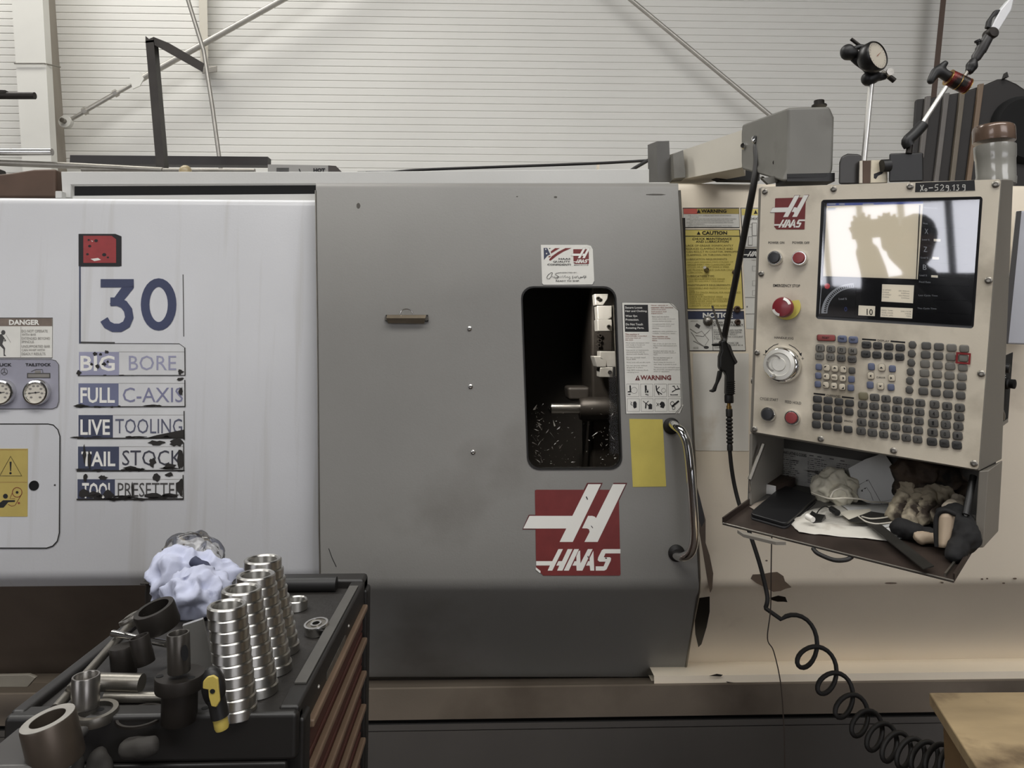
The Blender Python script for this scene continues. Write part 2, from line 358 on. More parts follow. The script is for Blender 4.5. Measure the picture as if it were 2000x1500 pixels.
# top frame with the dark door track
TF = YP(.12)
slab('top_frame', [(127, 338.5), (690, 338.5), (1265, 333), (1265, 362), (619, 362), (146, 364), (146, 389), (130, 389)], TF, .02, frame_paint, lathe_t, bevel=.002)
slab('door_track', [(140, 360), (700, 360), (700, 400), (140, 400)], YP(.3), .01, void, lathe_t)
slab('track_lip', [(146, 384), (640, 380), (640, 395), (146, 395)], YP(.1), .01, frame_paint, lathe_t)
slab('frame_bracket', [(116, 376), (129, 376), (129, 390), (116, 390)], YP(.1), .02, frame_paint, lathe_t, bevel=.002)
slab('roof_sheet', [(700, 337), (900, 329), (1165, 319), (1300, 316), (1300, 340)], YP(.5), .02, frame_paint, lathe_t)
slab('roof_end_post', [(1165, 318), (1170, 318), (1170, 341), (1165, 341)], YP(.45), .01, cream_paint, lathe_t)
tube('roof_edge_roll', [YP(.13)(1180, 347), YP(.13)(1258, 345)], .012, white_paint, lathe_t)

# sliding door: one folded sheet with a window cut out of it
rows = [(617, 1324, 358, .02), (617, 1325, 361, .006), (617, 1325, 367, 0), (620, 1340, 640, 0), (623.5, 1362, 1040, 0), (625, 1365, 1128, 0), (625.5, 1365, 1143, .004), (626.5, 1364.5, 1156, .016), (627.5, 1362, 1168, .036), (645, 1336, 1322, .205)]
L_ = [YP(Y)(a, y) for a, b, y, Y in rows]; R_ = [YP(Y)(b, y) for a, b, y, Y in rows]
for q in L_: q.x = q.x
n = len(rows); bkv = Vector((0, .03, 0))
vs = L_ + R_ + [p + bkv for p in L_] + [p + bkv for p in R_]
fs = [[i, i + 1, n + i + 1, n + i] for i in range(n - 1)] + [[2 * n + i, 3 * n + i, 3 * n + i + 1, 2 * n + i + 1] for i in range(n - 1)]
fs += [[i, 2 * n + i, 2 * n + i + 1, i + 1] for i in range(n - 1)] + [[n + i, n + i + 1, 3 * n + i + 1, 3 * n + i] for i in range(n - 1)]
fs += [[0, n, 3 * n, 2 * n], [n - 1, 3 * n - 1, 4 * n - 1, 2 * n - 1]]
door = obj('sliding_door', vs, fs, grey_paint, lathe_t)
wq = [(1017, 559), (1203, 559), (1216, 917), (1030, 918)]
D0 = YP(0)
def cut(o, outline, pl, a, b):
    c = obj('cutter', *prism([pl(x, y, a) for x, y in outline], [pl(x, y, b) for x, y in outline]), void)
    m = o.modifiers.new('c', 'BOOLEAN'); m.object = c; m.solver = 'EXACT'
    dg = bpy.context.evaluated_depsgraph_get(); me = bpy.data.meshes.new_from_object(o.evaluated_get(dg)); o.modifiers.clear(); o.data = me
    bpy.data.objects.remove(c)
cut(door, rr(wq, 24, 6), D0, .05, -.08)
door.data.polygons.foreach_set('use_smooth', [True] * len(door.data.polygons)); door.data.set_sharp_from_angle(angle=math.radians(35))
gq = rr(wq, 24, 6); n = len(gq)
cxm = sum(p[0] for p in gq) / n; cym = sum(p[1] for p in gq) / n
inn = [(cxm + (x - cxm) * .97, cym + (y - cym) * .984) for x, y in gq]
vs = [D0(*p, .002) for p in gq] + [D0(*p, .002) for p in inn] + [D0(*p, -.02) for p in inn] + [D0(*p, -.02) for p in gq]
obj('window_gasket', vs, [[a * n + i, a * n + (i + 1) % n, ((a + 1) % 4) * n + (i + 1) % n, ((a + 1) % 4) * n + i] for a in range(4) for i in range(n)], black_rub, door)
gl = glass('tinted_polycarbonate', (208, 205, 200), .018)
obj('window_pane', *prism([D0(*p, -.012) for p in inn], [D0(*p, -.016) for p in inn]), gl, door)
for x, y in ((917, 642), (919, 755), (924, 883)):
    lathe('rivet', D0(x, y), (0, -1, 0), [(.0062, 0), (.0058, .002), (.003, .0035), (.0024, .002), (0, .002)], steel, door, 14)
# chrome grab handle
hp = [D0(1310, 828, 0), D0(1312, 829, .035), D0(1322, 840, .055), D0(1331, 870, .062), D0(1338, 950, .064), D0(1343, 1030, .062), D0(1338, 1065, .055), D0(1326, 1080, .035), D0(1318, 1083, 0)]
tube('handle', smooth_path(hp, 6), .0115, chrome, door, 16)
for x, y in ((1311, 832), (1321, 1080)): lathe('handle_rosette', D0(x, y), (0, -1, 0), [(.021, 0), (.021, .004), (.013, .012)], black_rub, door, 20)
tube('edge_trim', [D0(1327, 372, .001), D0(1342, 640, .001), D0(1356.5, 900, .001), D0(1366, 1128, .001), YP(.018)(1365.5, 1156), YP(.1)(1352, 1226), YP(.2)(1337, 1318)], .0032, dull_st, door, 6)
tube('rear_edge_trim', [D0(616.5, 372, .001), D0(620, 640, .001), D0(623.5, 1040, .001), D0(625, 1128, .001)], .0022, dull_st, door, 6)
# spring clip riveted to the door (clipboard clip)
ck = thing('bulldog_clip', D0(795, 630), 'small brass-toned clipboard clip stuck on the grey door', 'clip')
clm = M('tarnished_brass', (142, 130, 112), .35, .6, .2, 30)
pf = [(755, 617), (835, 617), (832, 625), (830, 632), (763, 630)]
obj('jaw', [D0(757, 616, .012), D0(833, 616, .012), D0(832, 622, .02), D0(757, 622, .02), D0(759, 631, .006), D0(829, 632, .006), D0(757, 616, .0), D0(833, 616, .0)], [[0, 1, 2, 3], [3, 2, 5, 4], [6, 7, 1, 0]], clm, ck, solid=.0015)
tube('spring_wire', smooth_path([D0(783, 614, .012), D0(786, 607, .014), D0(795, 604, .015), D0(804, 607, .014), D0(808, 614, .012)], 5), .0016, steel, ck, 6)
obj('clip_plate', *prism([D0(x, y, .004) for x, y in ((754, 615), (836, 615), (837, 628), (753, 627))], [D0(x, y, 0) for x, y in ((754, 615), (836, 615), (837, 628), (753, 627))]), dark_st, ck)
for x in (757, 833): lathe('clip_ear', D0(x, 622, .004), (0, -1, 0), [(.006, 0), (.006, .004)], dull_st, ck, 10)

# chamber behind the window with the tooling
cm = M('chamber_dark', (40, 36, 32), .55, .2, .2, 5)
cb = MB()
x0, x1, z0, z1 = -.12, .5, 1.12, 1.95
for lo, hi in (((x0, .75, z0), (x1, .78, z1)), ((x0 - .02, .04, z0), (x0, .78, z1)), ((x1, .04, z0), (x1 + .02, .78, z1)), ((x0, .04, z1), (x1, .78, z1 + .02)), ((x0, .04, z0 - .02), (x1, .78, z0))): cb.add(*boxv(lo, hi))
cb.build('work_chamber', cm, lathe_t)
tm = M('tool_steel_bright', (205, 203, 198), .4, .75, .12, 20)
tur = obj('tool_turret', *boxv((.31, .36, 1.2), (.46, .6, 1.82)), oxide, lathe_t, bevel=.01)
T2 = YP(.24)
for pts, d in (([(1161, 574), (1188, 574), (1187, 584), (1178, 596), (1163, 596)], .05), ([(1166, 597), (1195, 597), (1195, 620), (1183, 626), (1168, 624)], .06), ([(1167, 624), (1195, 624), (1196, 647), (1168, 647)], .07),
               ([(1172, 686), (1203, 686), (1203, 717), (1186, 717), (1184, 704), (1172, 702)], .06), ([(1160, 696), (1172, 696), (1186, 704), (1184, 717), (1166, 717)], .08), ([(1172, 718), (1198, 717), (1197, 737), (1172, 737)], .07)):
    slab('tool_holder', pts, T2, -d, tm, tur, bevel=.002)
for x, y in ((1168, 583), (1189, 638), (1191, 727), (1172, 655), (1171, 665), (1170, 674)):
    lathe('socket_screw', T2(x, y), (0, -1, 0), [(.006, -.02), (.006, .005), (.003, .005), (.003, 0)], oxide, tur, 8)
slab('tool_block', [(1172, 650), (1194, 650), (1194, 684), (1172, 684)], T2, -.06, oxide, tur)
slab('turret_side_strip', [(1197, 596), (1202, 596), (1208, 735), (1203, 735)], T2, -.05, dull_st, tur)
lathe('tailstock_body', T2(1140, 805) + Vector((0, .1, 0)), (1, 0, 0), [(.03, 0), (.036, .01), (.036, .09), (.045, .092), (.045, .2)], oxide, lathe_t)
lathe('tailstock_quill', T2(1082, 804) + Vector((0, .1, 0)), (1, 0, 0), [(.001, -.01), (.0165, 0), (.0165, .1)], steel, lathe_t)
slab('chuck_jaw_block', [(1101, 752), (1145, 752), (1145, 778), (1104, 778)], YP(.5), .1, cm, lathe_t, bevel=.01)
wl = bpy.data.lights.new('chamber_fill_light', 'SPOT'); wl.energy = 60; wl.spot_size = 1.5; wl.spot_blend = .6; wl.shadow_soft_size = .03; wl.color = (1, 1, 1)  # unseen lamp added to show the tooling through the window
wlo = bpy.data.objects.new('chamber_fill_light', wl); COL.objects.link(wlo); wlo.location = (.12, .1, 1.88); wlo.rotation_euler = (Vector((.3, .2, 1.55)) - wlo.location).to_track_quat('-Z', 'Y').to_euler()
# swarf clinging inside the window
sw = MB()
for i in range(150):
    u, v = random.random(), .62 + .36 * random.random() ** .7
    if random.random() < .3: u = .06 + .08 * random.random()
    p = Vector(D0(*bil(wq, .05 + .9 * u, v), -.02)); s_ = .0012 + .0042 * random.random() ** 3
    d1 = Vector((random.uniform(-1, 1), random.uniform(-.3, .3), random.uniform(-1, 1))) * s_ * 2.6; d2 = Vector((random.uniform(-1, 1), random.uniform(-.3, .3), random.uniform(-1, 1))) * s_
    sw.add([p + d1, p + d2, p - d1 * .3, p + Vector((0, s_, 0))], [[0, 1, 2], [0, 1, 3], [1, 2, 3], [0, 2, 3]])
o = sw.build('swarf', M('swarf_bright', (206, 206, 206), .5, .2), lathe_t); o['kind'] = 'stuff'; o['label'] = 'bright metal chips stuck to the lower window'

# ---- signs on the machine (print is flat in the photograph)
def sign(name, label, pl, outline, org, k, mat=stk, t=.0006):
    a = [(org[0] + x / k, org[1] + y / k) for x, y in outline]
    o = slab(name, a, pl, t, mat, lathe_t, label=label); return o, Pr(pl, org, k, t + .0003)
PLp = YP(YL); PRp = YP(YR)
LOGO = dict(
 rim1=[(976, 93), (1193, 93), (785, 932), (565, 932), (655, 742), (72, 742), (162, 538), (755, 538)], rim2=[(1345, 93), (1535, 93), (1140, 932), (915, 932), (985, 775), (975, 742), (880, 742), (975, 538), (1080, 545)],
 s1=[(990, 110), (1168, 110), (775, 915), (592, 915), (685, 728), (85, 728), (172, 552), (770, 552)],
 s2=[(1335, 110), (1512, 110), (1122, 915), (938, 915), (1010, 775), (1002, 740), (975, 727), (905, 725), (988, 552), (1045, 552), (1080, 562), (1100, 582)])
LET = [[(575, 1015), (638, 1015), (490, 1315), (425, 1315), (457, 1243), (265, 1243), (265, 1183), (490, 1183)], [(705, 1015), (772, 1015), (632, 1315), (557, 1315), (588, 1245), (545, 1245), (575, 1183), (625, 1183)],
 [(795, 1015), (862, 1015), (720, 1315), (650, 1315)], [(858, 1040), (878, 1035), (882, 1215), (985, 1015), (1052, 1015), (910, 1315), (828, 1315), (826, 1245), (770, 1245), (800, 1183), (826, 1183), (826, 1112)],
 [(1062, 1040), (1075, 1315), (1020, 1315), (1012, 1245), (960, 1245), (990, 1183), (1010, 1183), (1010, 1140)],
 [(1440, 1015), (1440, 1075), (1230, 1075), (1208, 1128), (1295, 1128), (1310, 1145), (1303, 1180), (1245, 1298), (1215, 1315), (1095, 1315), (1095, 1255), (1205, 1255), (1232, 1190), (1145, 1190), (1122, 1168), (1130, 1130), (1180, 1030), (1205, 1015)]]
def logo(p, q=None, white=wht, redm=red, rimm=dkred):
    src = [(258, 188), (1415, 188), (1440, 1385), (265, 1385)]
    def mp(c):
        if q is None: return c
        v = (c[1] - 188) / 1197; xl = lerp(258, 265, v); xr = lerp(1415, 1440, v); return bil(q, (c[0] - xl) / (xr - xl), v)
    f = lambda pts: [mp(c) for c in pts]
    p.poly(f(LOGO['rim1']), rimm, 0).poly(f(LOGO['rim2']), rimm, 0)
    p.poly(f([(268, 188), (1405, 188), (1415, 200), (1442, 1365), (1430, 1385), (365, 1385), (325, 1345), (265, 1285), (248, 210)]), redm, 1)
    p.poly(f(LOGO['s1']), white, 2).poly(f(LOGO['s2']), white, 2)
    for l in LET: p.poly(f(l), white, 2)

o, p = sign('maker_logo_plate', 'red square maker emblem with white slanted strokes on the grey door', D0, [(248, 195), (1405, 195), (1438, 1380), (360, 1380), (268, 1280)], (1010, 930), 7.143, dkred)
logo(p); p.poly([(262, 1268), (325, 1318), (326, 1345), (312, 1345), (258, 1298)], wht, 3)
p.line([(962, 282), (982, 325)], 14, blk, 3).line([(1032, 690), (1055, 722)], 10, blk, 3).line([(985, 1110), (992, 1135)], 16, dgr, 3).line([(1225, 1138), (1252, 1142)], 16, blk, 3)
p.done('emblem_print', o)

o, p = sign('inspection_sticker', 'white inspection sticker above the door window with a handwritten signature', D0, [(100, 130), (1520, 130), (1640, 160), (1700, 270), (1745, 1240), (1690, 1350), (180, 1365), (140, 1310)], (1050, 470), 15.79)
p.poly([(185, 225), (295, 225), (390, 425), (300, 470), (195, 600)], navy)
for c in ((250, 268), (275, 400)): p.poly([(c[0] + (32 if i % 2 == 0 else 13) * math.sin(i * math.pi / 5), c[1] - (32 if i % 2 == 0 else 13) * math.cos(i * math.pi / 5)) for i in range(10)], wht, 1)
p.poly([(345, 232), (410, 232), (365, 265)], blk).poly([(540, 232), (690, 232), (560, 310), (415, 400), (405, 330)], red).poly([(860, 230), (1050, 230), (800, 340), (600, 460), (400, 620), (360, 610), (355, 580), (440, 480), (640, 340)], red).poly([(330, 490), (400, 465), (405, 490), (350, 530)], brn)
for s_, a, b, c, d in (('HAAS', 650, 537, 1012, 590), ('QUALITY', 472, 622, 1005, 682), ('CONFIDENT!', 300, 712, 1022, 770)): p.text(s_, a, b, c, d, blk, bold=.02)
logo(p, [(1100, 265), (1575, 265), (1580, 720), (1108, 720)], wht, red, grytxt)
p.text('MADE IN U.S.A.', 1120, 742, 1575, 770, dgr).text('INSPECTED BY:', 690, 972, 1215, 1005, dgr).text('READY TO SHIP.', 560, 1220, 1295, 1268, blk)
p.line([(460, 990), (420, 985), (330, 1050), (280, 1130), (300, 1180), (360, 1175), (420, 1110), (455, 1000), (415, 1120), (470, 1100), (480, 1150), (520, 1110), (530, 1160)], 14, blk, 3)
p.line([(680, 990), (580, 1005), (540, 1040), (620, 1090), (640, 1140), (580, 1190), (540, 1150), (660, 1110), (690, 1150), (720, 1090), (740, 1150), (780, 1070), (790, 1150), (850, 1065), (860, 1150), (920, 1110), (930, 1150), (990, 1110), (1000, 1170), (960, 1195)], 14, blk, 3)
p.line([(1080, 1085), (1080, 1180)], 14, blk, 3).line([(1120, 1140), (1165, 1105), (1160, 1150), (1195, 1150), (1190, 1110), (1240, 1090), (1250, 1150), (1300, 1170), (1340, 1110), (1345, 1150), (1400, 1120), (1420, 1085), (1490, 1080), (1440, 1180)], 13, blk, 3).line([(1290, 1130), (1515, 1125)], 10, blk, 3)
p.line([(140, 1330), (185, 1368), (1690, 1362), (1750, 1260)], 12, blk, 0)
p.done('lettering', o)

o, p = sign('operator_warning_sticker', 'tall white warning sticker with pictograms beside the door window', D0, [(90, 68), (668, 68), (720, 92), (782, 168), (830, 1330), (800, 1420), (140, 1425)], (1200, 580), 6.25)
p.line([(90, 68), (668, 68), (782, 168), (820, 1330), (740, 1422), (140, 1425)], 7, dgr, 0, True)
p.poly([(118, 95), (408, 95), (418, 425), (128, 425)], blk)
for s_, a, b, c, d in (('Secure Loose', 130, 116, 338, 142), ('Hair and Clothing.', 132, 160, 398, 190), ('Wear Eye', 134, 220, 278, 250), ('Protection.', 136, 264, 298, 290), ('Do Not Touch', 138, 320, 345, 347), ('Rotating Parts.', 140, 366, 362, 396)): p.text(s_, a, b, c, d, wht)
for s_, a, b, c, d in (('Never operate or', 445, 95, 655, 112), ('maintain this machine', 445, 120, 715, 136), ('without proper', 447, 145, 628, 162), ('instruction and', 448, 170, 632, 184), ('supervision.', 448, 193, 590, 210), ('This machine is', 130, 446, 300, 462), ('automatically controlled', 131, 470, 392, 486), ('and may start at', 132, 494, 320, 510), ('any time.', 132, 518, 230, 533), ('This machine can', 458, 475, 650, 490), ('cause severe bodily', 459, 500, 682, 516), ('injury.', 460, 524, 522, 540)): p.text(s_, a, b, c, d, brn)
for s_, a, b, c, d in (('Never reach into machine.', 457, 230, 668, 248), ('Always electrically disconnect', 457, 260, 742, 276), ('machine before servicing.', 458, 286, 695, 304), ('Unsupported bar stock must', 460, 323, 730, 338), ('not extend past end of', 460, 347, 690, 362), ('machine.', 462, 371, 545, 386), ('Additional safety guidelines are', 464, 413, 758, 430), ('available, contact your dealer.', 464, 438, 745, 454),
    ('Never push any buttons when', 138, 553, 425, 569), ('your body or hands are', 139, 578, 370, 594), ('touching the machine.', 140, 603, 340, 619), ('Improperly or inadequately', 142, 643, 418, 658), ('clamped parts will be', 143, 666, 368, 682), ('ejected with deadly force.', 144, 690, 418, 706), ('Do not exceed rated', 145, 731, 375, 746), ('chuck RPM.', 146, 754, 262, 769), ('Sharp tools will cut skin easily.', 147, 791, 440, 807), ('Do not operate without', 148, 830, 400, 846), ('all guards in place.', 148, 854, 350, 870), ('High RPM reduces chuck', 149, 886, 412, 903), ('clamping force.', 150, 912, 300, 928),
    ('Use of the air gun can force', 470, 564, 750, 580), ('objects into unprotected eyes', 470, 588, 760, 604), ('or skin.', 471, 610, 530, 626), ('Coolant and mist can be', 472, 650, 725, 666), ('dangerous to inhale, touch or', 473, 674, 752, 690), ('ingest.', 473, 697, 530, 712), ('Do not machine toxic or', 475, 733, 708, 749), ('flammable material.', 476, 757, 650, 772), ('Avoid using the machine in', 478, 791, 732, 806), ('wet, damp or poorly lit areas.', 478, 816, 762, 832), ('Tailstock tools and quill must', 480, 853, 795, 869), ('be securely clamped in place', 480, 878, 800, 894), ('prior to operation.', 481, 902, 672, 918)): p.text(s_, a, b, c, d, grytxt, bold=0)
p.poly([(285, 955), (250, 1018), (312, 1018)], dkred).text('!', 278, 975, 286, 1010, stk, 3).text('WARNING', 316, 955, 690, 1012, red, bold=.03)
for r in range(2):
    for c in range(4):
        x, y = 150 + c * 168 + r * 6, 1062 + r * 180; p.line([(x, y), (x + 148, y), (x + 150, y + 155), (x + 2, y + 155)], 5, grytxt, 0, True)
p.poly([(182, 1080), (200, 1080), (205, 1165), (160, 1165), (165, 1150), (185, 1150)], blk).line([(165, 1190), (195, 1188)], 10, blk).line(ell(240, 1140, 38, 38, 14), 4, grytxt, 1, True)
p.poly([(370, 1078), (392, 1078), (395, 1130), (418, 1135), (415, 1170), (372, 1170)], blk).line([(375, 1185), (415, 1198)], 9, blk).line(ell(403, 1155, 16, 18, 10), 6, stk, 2, True)
p.line([(507, 1078), (515, 1140), (545, 1195)], 14, blk).line([(515, 1135), (548, 1095)], 9, blk).line([(520, 1150), (580, 1188)], 11, blk).line(ell(598, 1140, 26, 26, 12), 4, grytxt, 1, True)
p.line([(705, 1090), (735, 1085)], 7, blk).line([(725, 1090), (750, 1130), (715, 1150), (700, 1160)], 10, blk).line([(745, 1128), (798, 1120)], 12, blk).line([(765, 1080), (785, 1125)], 7, blk).poly([(682, 1185), (700, 1192), (775, 1188), (775, 1200), (682, 1200)], blk)
p.poly([(228, 1290), (235, 1275), (262, 1275), (272, 1300), (270, 1350), (240, 1362), (228, 1340)], blk).line([(195, 1280), (215, 1285), (195, 1305), (220, 1322)], 6, blk)
p.line([(350, 1270), (385, 1300), (415, 1268)], 8, blk).line([(385, 1290), (380, 1360)], 16, blk).line([(395, 1305), (420, 1330)], 8, blk).poly([(415, 1315), (435, 1300), (460, 1312), (460, 1370), (415, 1370)], blk)
p.poly([(552, 1300), (575, 1275), (605, 1285), (618, 1320), (600, 1360), (555, 1345), (565, 1325), (550, 1315)], blk).line([(512, 1290), (545, 1330)], 5, blk).line([(512, 1332), (540, 1295)], 5, blk)
p.line(ell(705, 1300, 22, 24, 14), 6, blk, 1, True).line(ell(722, 1355, 18, 18, 12), 6, blk, 1, True).line([(700, 1340), (785, 1268)], 22, blk)
p.line([(835, 1315), (790, 1415)], 8, wht, 3).line([(826, 1330), (760, 1420)], 4, dgr, 4)
p.done('lettering', o)
o, p = sign('yellow_tag', 'plain yellow card stuck below the white warning sticker', D0, [(0, 0), (0, 0)], (0, 0), 1) if False else (slab('yellow_tag', [(1229, 818), (1294, 819), (1301, 950), (1236, 951)], D0, .0008, M('faded_yellow_card', (200, 184, 92), .6, 0, .12, 14), lathe_t, label='plain faded yellow card stuck below the warning sticker'), None)

# big numeral sign on the white cover
sg = slab('model_numeral_sign', [(153.5, 457), (226, 457), (237.5, 462), (237.5, 520), (153.5, 520)], PLp, .0004, blk, lathe_t, label='peeling sign with a red flag and the blue number 30')
p = Pr(PLp, (0, 380), 2.083, .0006)
p.poly([(322, 160), (470, 160), (495, 170), (495, 285), (488, 293), (322, 293)], blk, 0).poly([(340, 168), (455, 168), (473, 182), (473, 278), (340, 278)], M('flag_red', (150, 52, 52), .5, 0, .15, 40), 1)
p.rect(322, 290, 329, 605, navy, 0).line([(322, 602), (468, 604)], 8, dgr, 0).line([(468, 606), (730, 607), (750, 622)], 3, dgr, 0).line([(745, 325), (747, 470), (748, 578)], 3.5, dgr, 0)
num = M('print_slate_blue', (62, 68, 96), .5, 0, .25, 6)
p.rect(410, 344, 545, 378, num, 1).poly([(500, 372), (545, 372), (545, 380), (492, 446), (446, 446)], num, 1)
p.line([(450, 436), (480, 436), (505, 447), (522, 470), (527, 500), (515, 528), (490, 542), (462, 542), (438, 530), (424, 508)], 35, num, 2)
p.line(ell(646, 447, 55, 89, 28), 35, num, 1, True)
for x, y, r in ((362, 185, 5), (392, 188, 8), (366, 210, 7), (357, 243, 6), (425, 245, 9), (440, 256, 5)): p.poly(ell(x, y, r, r * .8, 7), blk, 2)
p.poly([(370, 262), (400, 258), (412, 266), (385, 271)], stk, 2).poly([(372, 186), (380, 190), (376, 193)], stk, 2)
p.done('lettering', sg)
rowsg = [('BIG', (328, 655, 468, 718), 'BORE', (525, 655, 718, 715), (322, 640, 485, 735), lilac, lilac, (318, 610, 755, 737)),
         ('FULL', (328, 785, 468, 848), 'C-AXIS', (500, 785, 745, 845), (320, 768, 483, 862), blue2, M('print_mid_lilac', (124, 124, 150), .5), (318, 742, 755, 864)),
         ('LIVE', (328, 915, 448, 978), 'TOOLING', (470, 912, 742, 972), (320, 897, 460, 990), navy, M('print_slate', (88, 90, 108), .5), (316, 868, 752, 992)),
         ('TAIL', (332, 1045, 470, 1105), 'STOCK', (498, 1040, 742, 1102), (318, 1025, 485, 1122), navy, M('print_charcoal_blue', (60, 60, 70), .5), (314, 996, 750, 1124)),
         ('TOOL', (335, 1172, 462, 1236), 'PRESETTER', (480, 1172, 745, 1230), (316, 1158, 468, 1238), navy, dgr, (313, 1128, 748, 1240))]
labs = ['faded lilac option label reading big bore', 'blue and white option label reading full c-axis', 'option label reading live tooling', 'oil stained option label reading tail stock', 'black stained lowest option label reading tool presetter']
rr_ = random.Random(4)
for (a, qa, b, qb, qbox, mb_, mt_, bg), lab in zip(rowsg, labs):
    o = slab('option_label', [(bg[0] / 2.083, 380 + bg[1] / 2.083), (bg[2] / 2.083, 380 + bg[1] / 2.083), (bg[2] / 2.083, 380 + bg[3] / 2.083), (bg[0] / 2.083, 380 + bg[3] / 2.083)], PLp, .0005, M('aged_white_label', (206, 206, 205), .5, 0, .06, 20), lathe_t, label=lab)
    p = Pr(PLp, (0, 380), 2.083, .0008)
    p.rect(*qbox, mb_, 0).line([(qbox[2], qbox[1]), (bg[2], qbox[1])], 1.5, grytxt, 0).line([(qbox[2], qbox[3]), (bg[2], qbox[3])], 2, dgr, 0)
    p.text(a, *qa, wht, 1, bold=.02).text(b, *qb, mt_, 1, bold=0)
    lvl = rowsg.index((a, qa, b, qb, qbox, mb_, mt_, bg))
    # grime that has crept in along the edges
    def blot(x, y, rx, ry): p.poly([(x + rx * math.cos(t * .5236) * rr_.uniform(.5, 1.15), y + ry * math.sin(t * .5236) * rr_.uniform(.5, 1.15)) for t in range(12)], grime, 3)
    p.line([(bg[2] - 2, bg[1] + 12), (bg[2] - 1, bg[3])], 4, grime, 3); p.line([(bg[0], bg[3]), (bg[2], bg[3] - 2)], 3 + lvl, grime, 3)
    for i in range(5 + lvl * 3): blot(rr_.uniform(bg[0], bg[2]), bg[3] - rr_.uniform(0, 3 + lvl * 3), rr_.uniform(6, 22 + 8 * lvl), rr_.uniform(1.5, 3 + 2 * lvl))
    if lvl == 0:
        for x, y, r in ((388, 648, 9), (410, 650, 7), (435, 640, 9), (375, 690, 7), (398, 700, 10), (425, 690, 10), (440, 680, 6), (322, 725, 12), (735, 720, 14)): blot(x, y, r, r * .9)
    if lvl == 1:
        for x, y, rx, ry in ((738, 800, 10, 22), (735, 750, 16, 8), (330, 860, 40, 8), (620, 858, 30, 5)): blot(x, y, rx, ry)
    if lvl == 2: p.poly([(590, 992), (640, 978), (752, 955), (752, 990)], grime, 3)
    if lvl == 3:
        for x, y, rx, ry in ((345, 1060, 8, 45), (366, 1075, 9, 40), (640, 1010, 40, 12), (720, 1010, 30, 16), (735, 1075, 14, 45), (690, 1105, 30, 14), (620, 1090, 16, 22), (560, 1118, 40, 5)): blot(x, y, rx, ry)
    if lvl == 4:
        for x, y, rx, ry in ((345, 1215, 26, 24), (390, 1222, 26, 20), (440, 1220, 26, 20), (420, 1150, 20, 12), (348, 1150, 12, 18), (640, 1150, 22, 20), (690, 1140, 18, 12), (735, 1190, 18, 45), (620, 1225, 40, 12), (540, 1200, 6, 30), (690, 1225, 50, 12), (510, 1230, 40, 8)): blot(x, y, rx, ry)
    p.done('lettering', o)
# danger label, pressure gauges, access door
hd = M('danger_header_brown', (122, 108, 96), .55, 0, .25, 30)
o, p = sign('danger_label', 'white danger label with a figure struck by a bar', PLp, [(-150, 303), (505, 303), (518, 315), (516, 697), (-150, 697)], (0, 560), 5)
p.line([(-150, 305), (515, 305), (512, 695), (-150, 695)], 8, dgr, 0).rect(-150, 309, 511, 385, hd, 0).text('DANGER', 92, 322, 388, 374, wht, bold=.04).line([(207, 388), (203, 694)], 3, grytxt)
for s_, a, b, c, d in (('DO NOT OPERATE', 215, 420, 468, 446), ('WITH BAR', 215, 456, 355, 478), ('EXTENDED BEYOND', 215, 492, 492, 516), ('SPINDLE.', 215, 526, 340, 550), ('UNSUPPORTED BAR', 215, 570, 492, 595), ('CAN WHIP WITH', 215, 606, 440, 630), ('DEADLY RESULTS.', 215, 642, 452, 668)): p.text(s_, a, b, c, d, grytxt, bold=0)
p.poly(ell(34, 447, 21, 24, 12), dgr).poly([(-30, 470), (20, 462), (45, 500), (25, 560), (52, 600), (48, 660), (65, 678), (38, 676), (36, 610), (-5, 570), (-30, 560)], dgr).line([(35, 490), (60, 530), (40, 528)], 9, dgr).line([(60, 470), (108, 545)], 3, grytxt)
p.done('lettering', o)
gp = slab('gauge_plate', [(-30 + 0, 702), (100, 702), (109, 704), (115, 712), (116, 782), (112, 794), (104, 798), (-30, 798)], PLp, .002, M('gauge_plate_lilac', (150, 149, 160), .5, 0, .12, 12), lathe_t, bevel=.0006, label='grey lilac plate holding two pressure gauges')
p = Pr(PLp, (0, 560), 5, .0023)
p.line([(-150, 708), (505, 710), (550, 722), (578, 760), (580, 1120), (560, 1175), (520, 1192), (-150, 1192)], 6, dgr, 0)
p.text('CHUCK', -80, 746, 122, 778, blk, bold=.03).text('TAILSTOCK', 256, 746, 505, 776, blk, bold=.03).line(ell(48, 830, 32, 32, 14), 4, dgr, 1, True).line([(48, 800), (48, 832), (22, 850)], 6, dgr).line([(48, 832), (74, 850)], 6, dgr)
p.line([(310, 830), (345, 812), (360, 808), (420, 808), (425, 842)], 6, dgr).rect(345, 818, 405, 842, grytxt).rect(270, 842, 498, 892, dgr, 1).rect(282, 852, 488, 884, grytxt, 2)
p.done('lettering', gp)
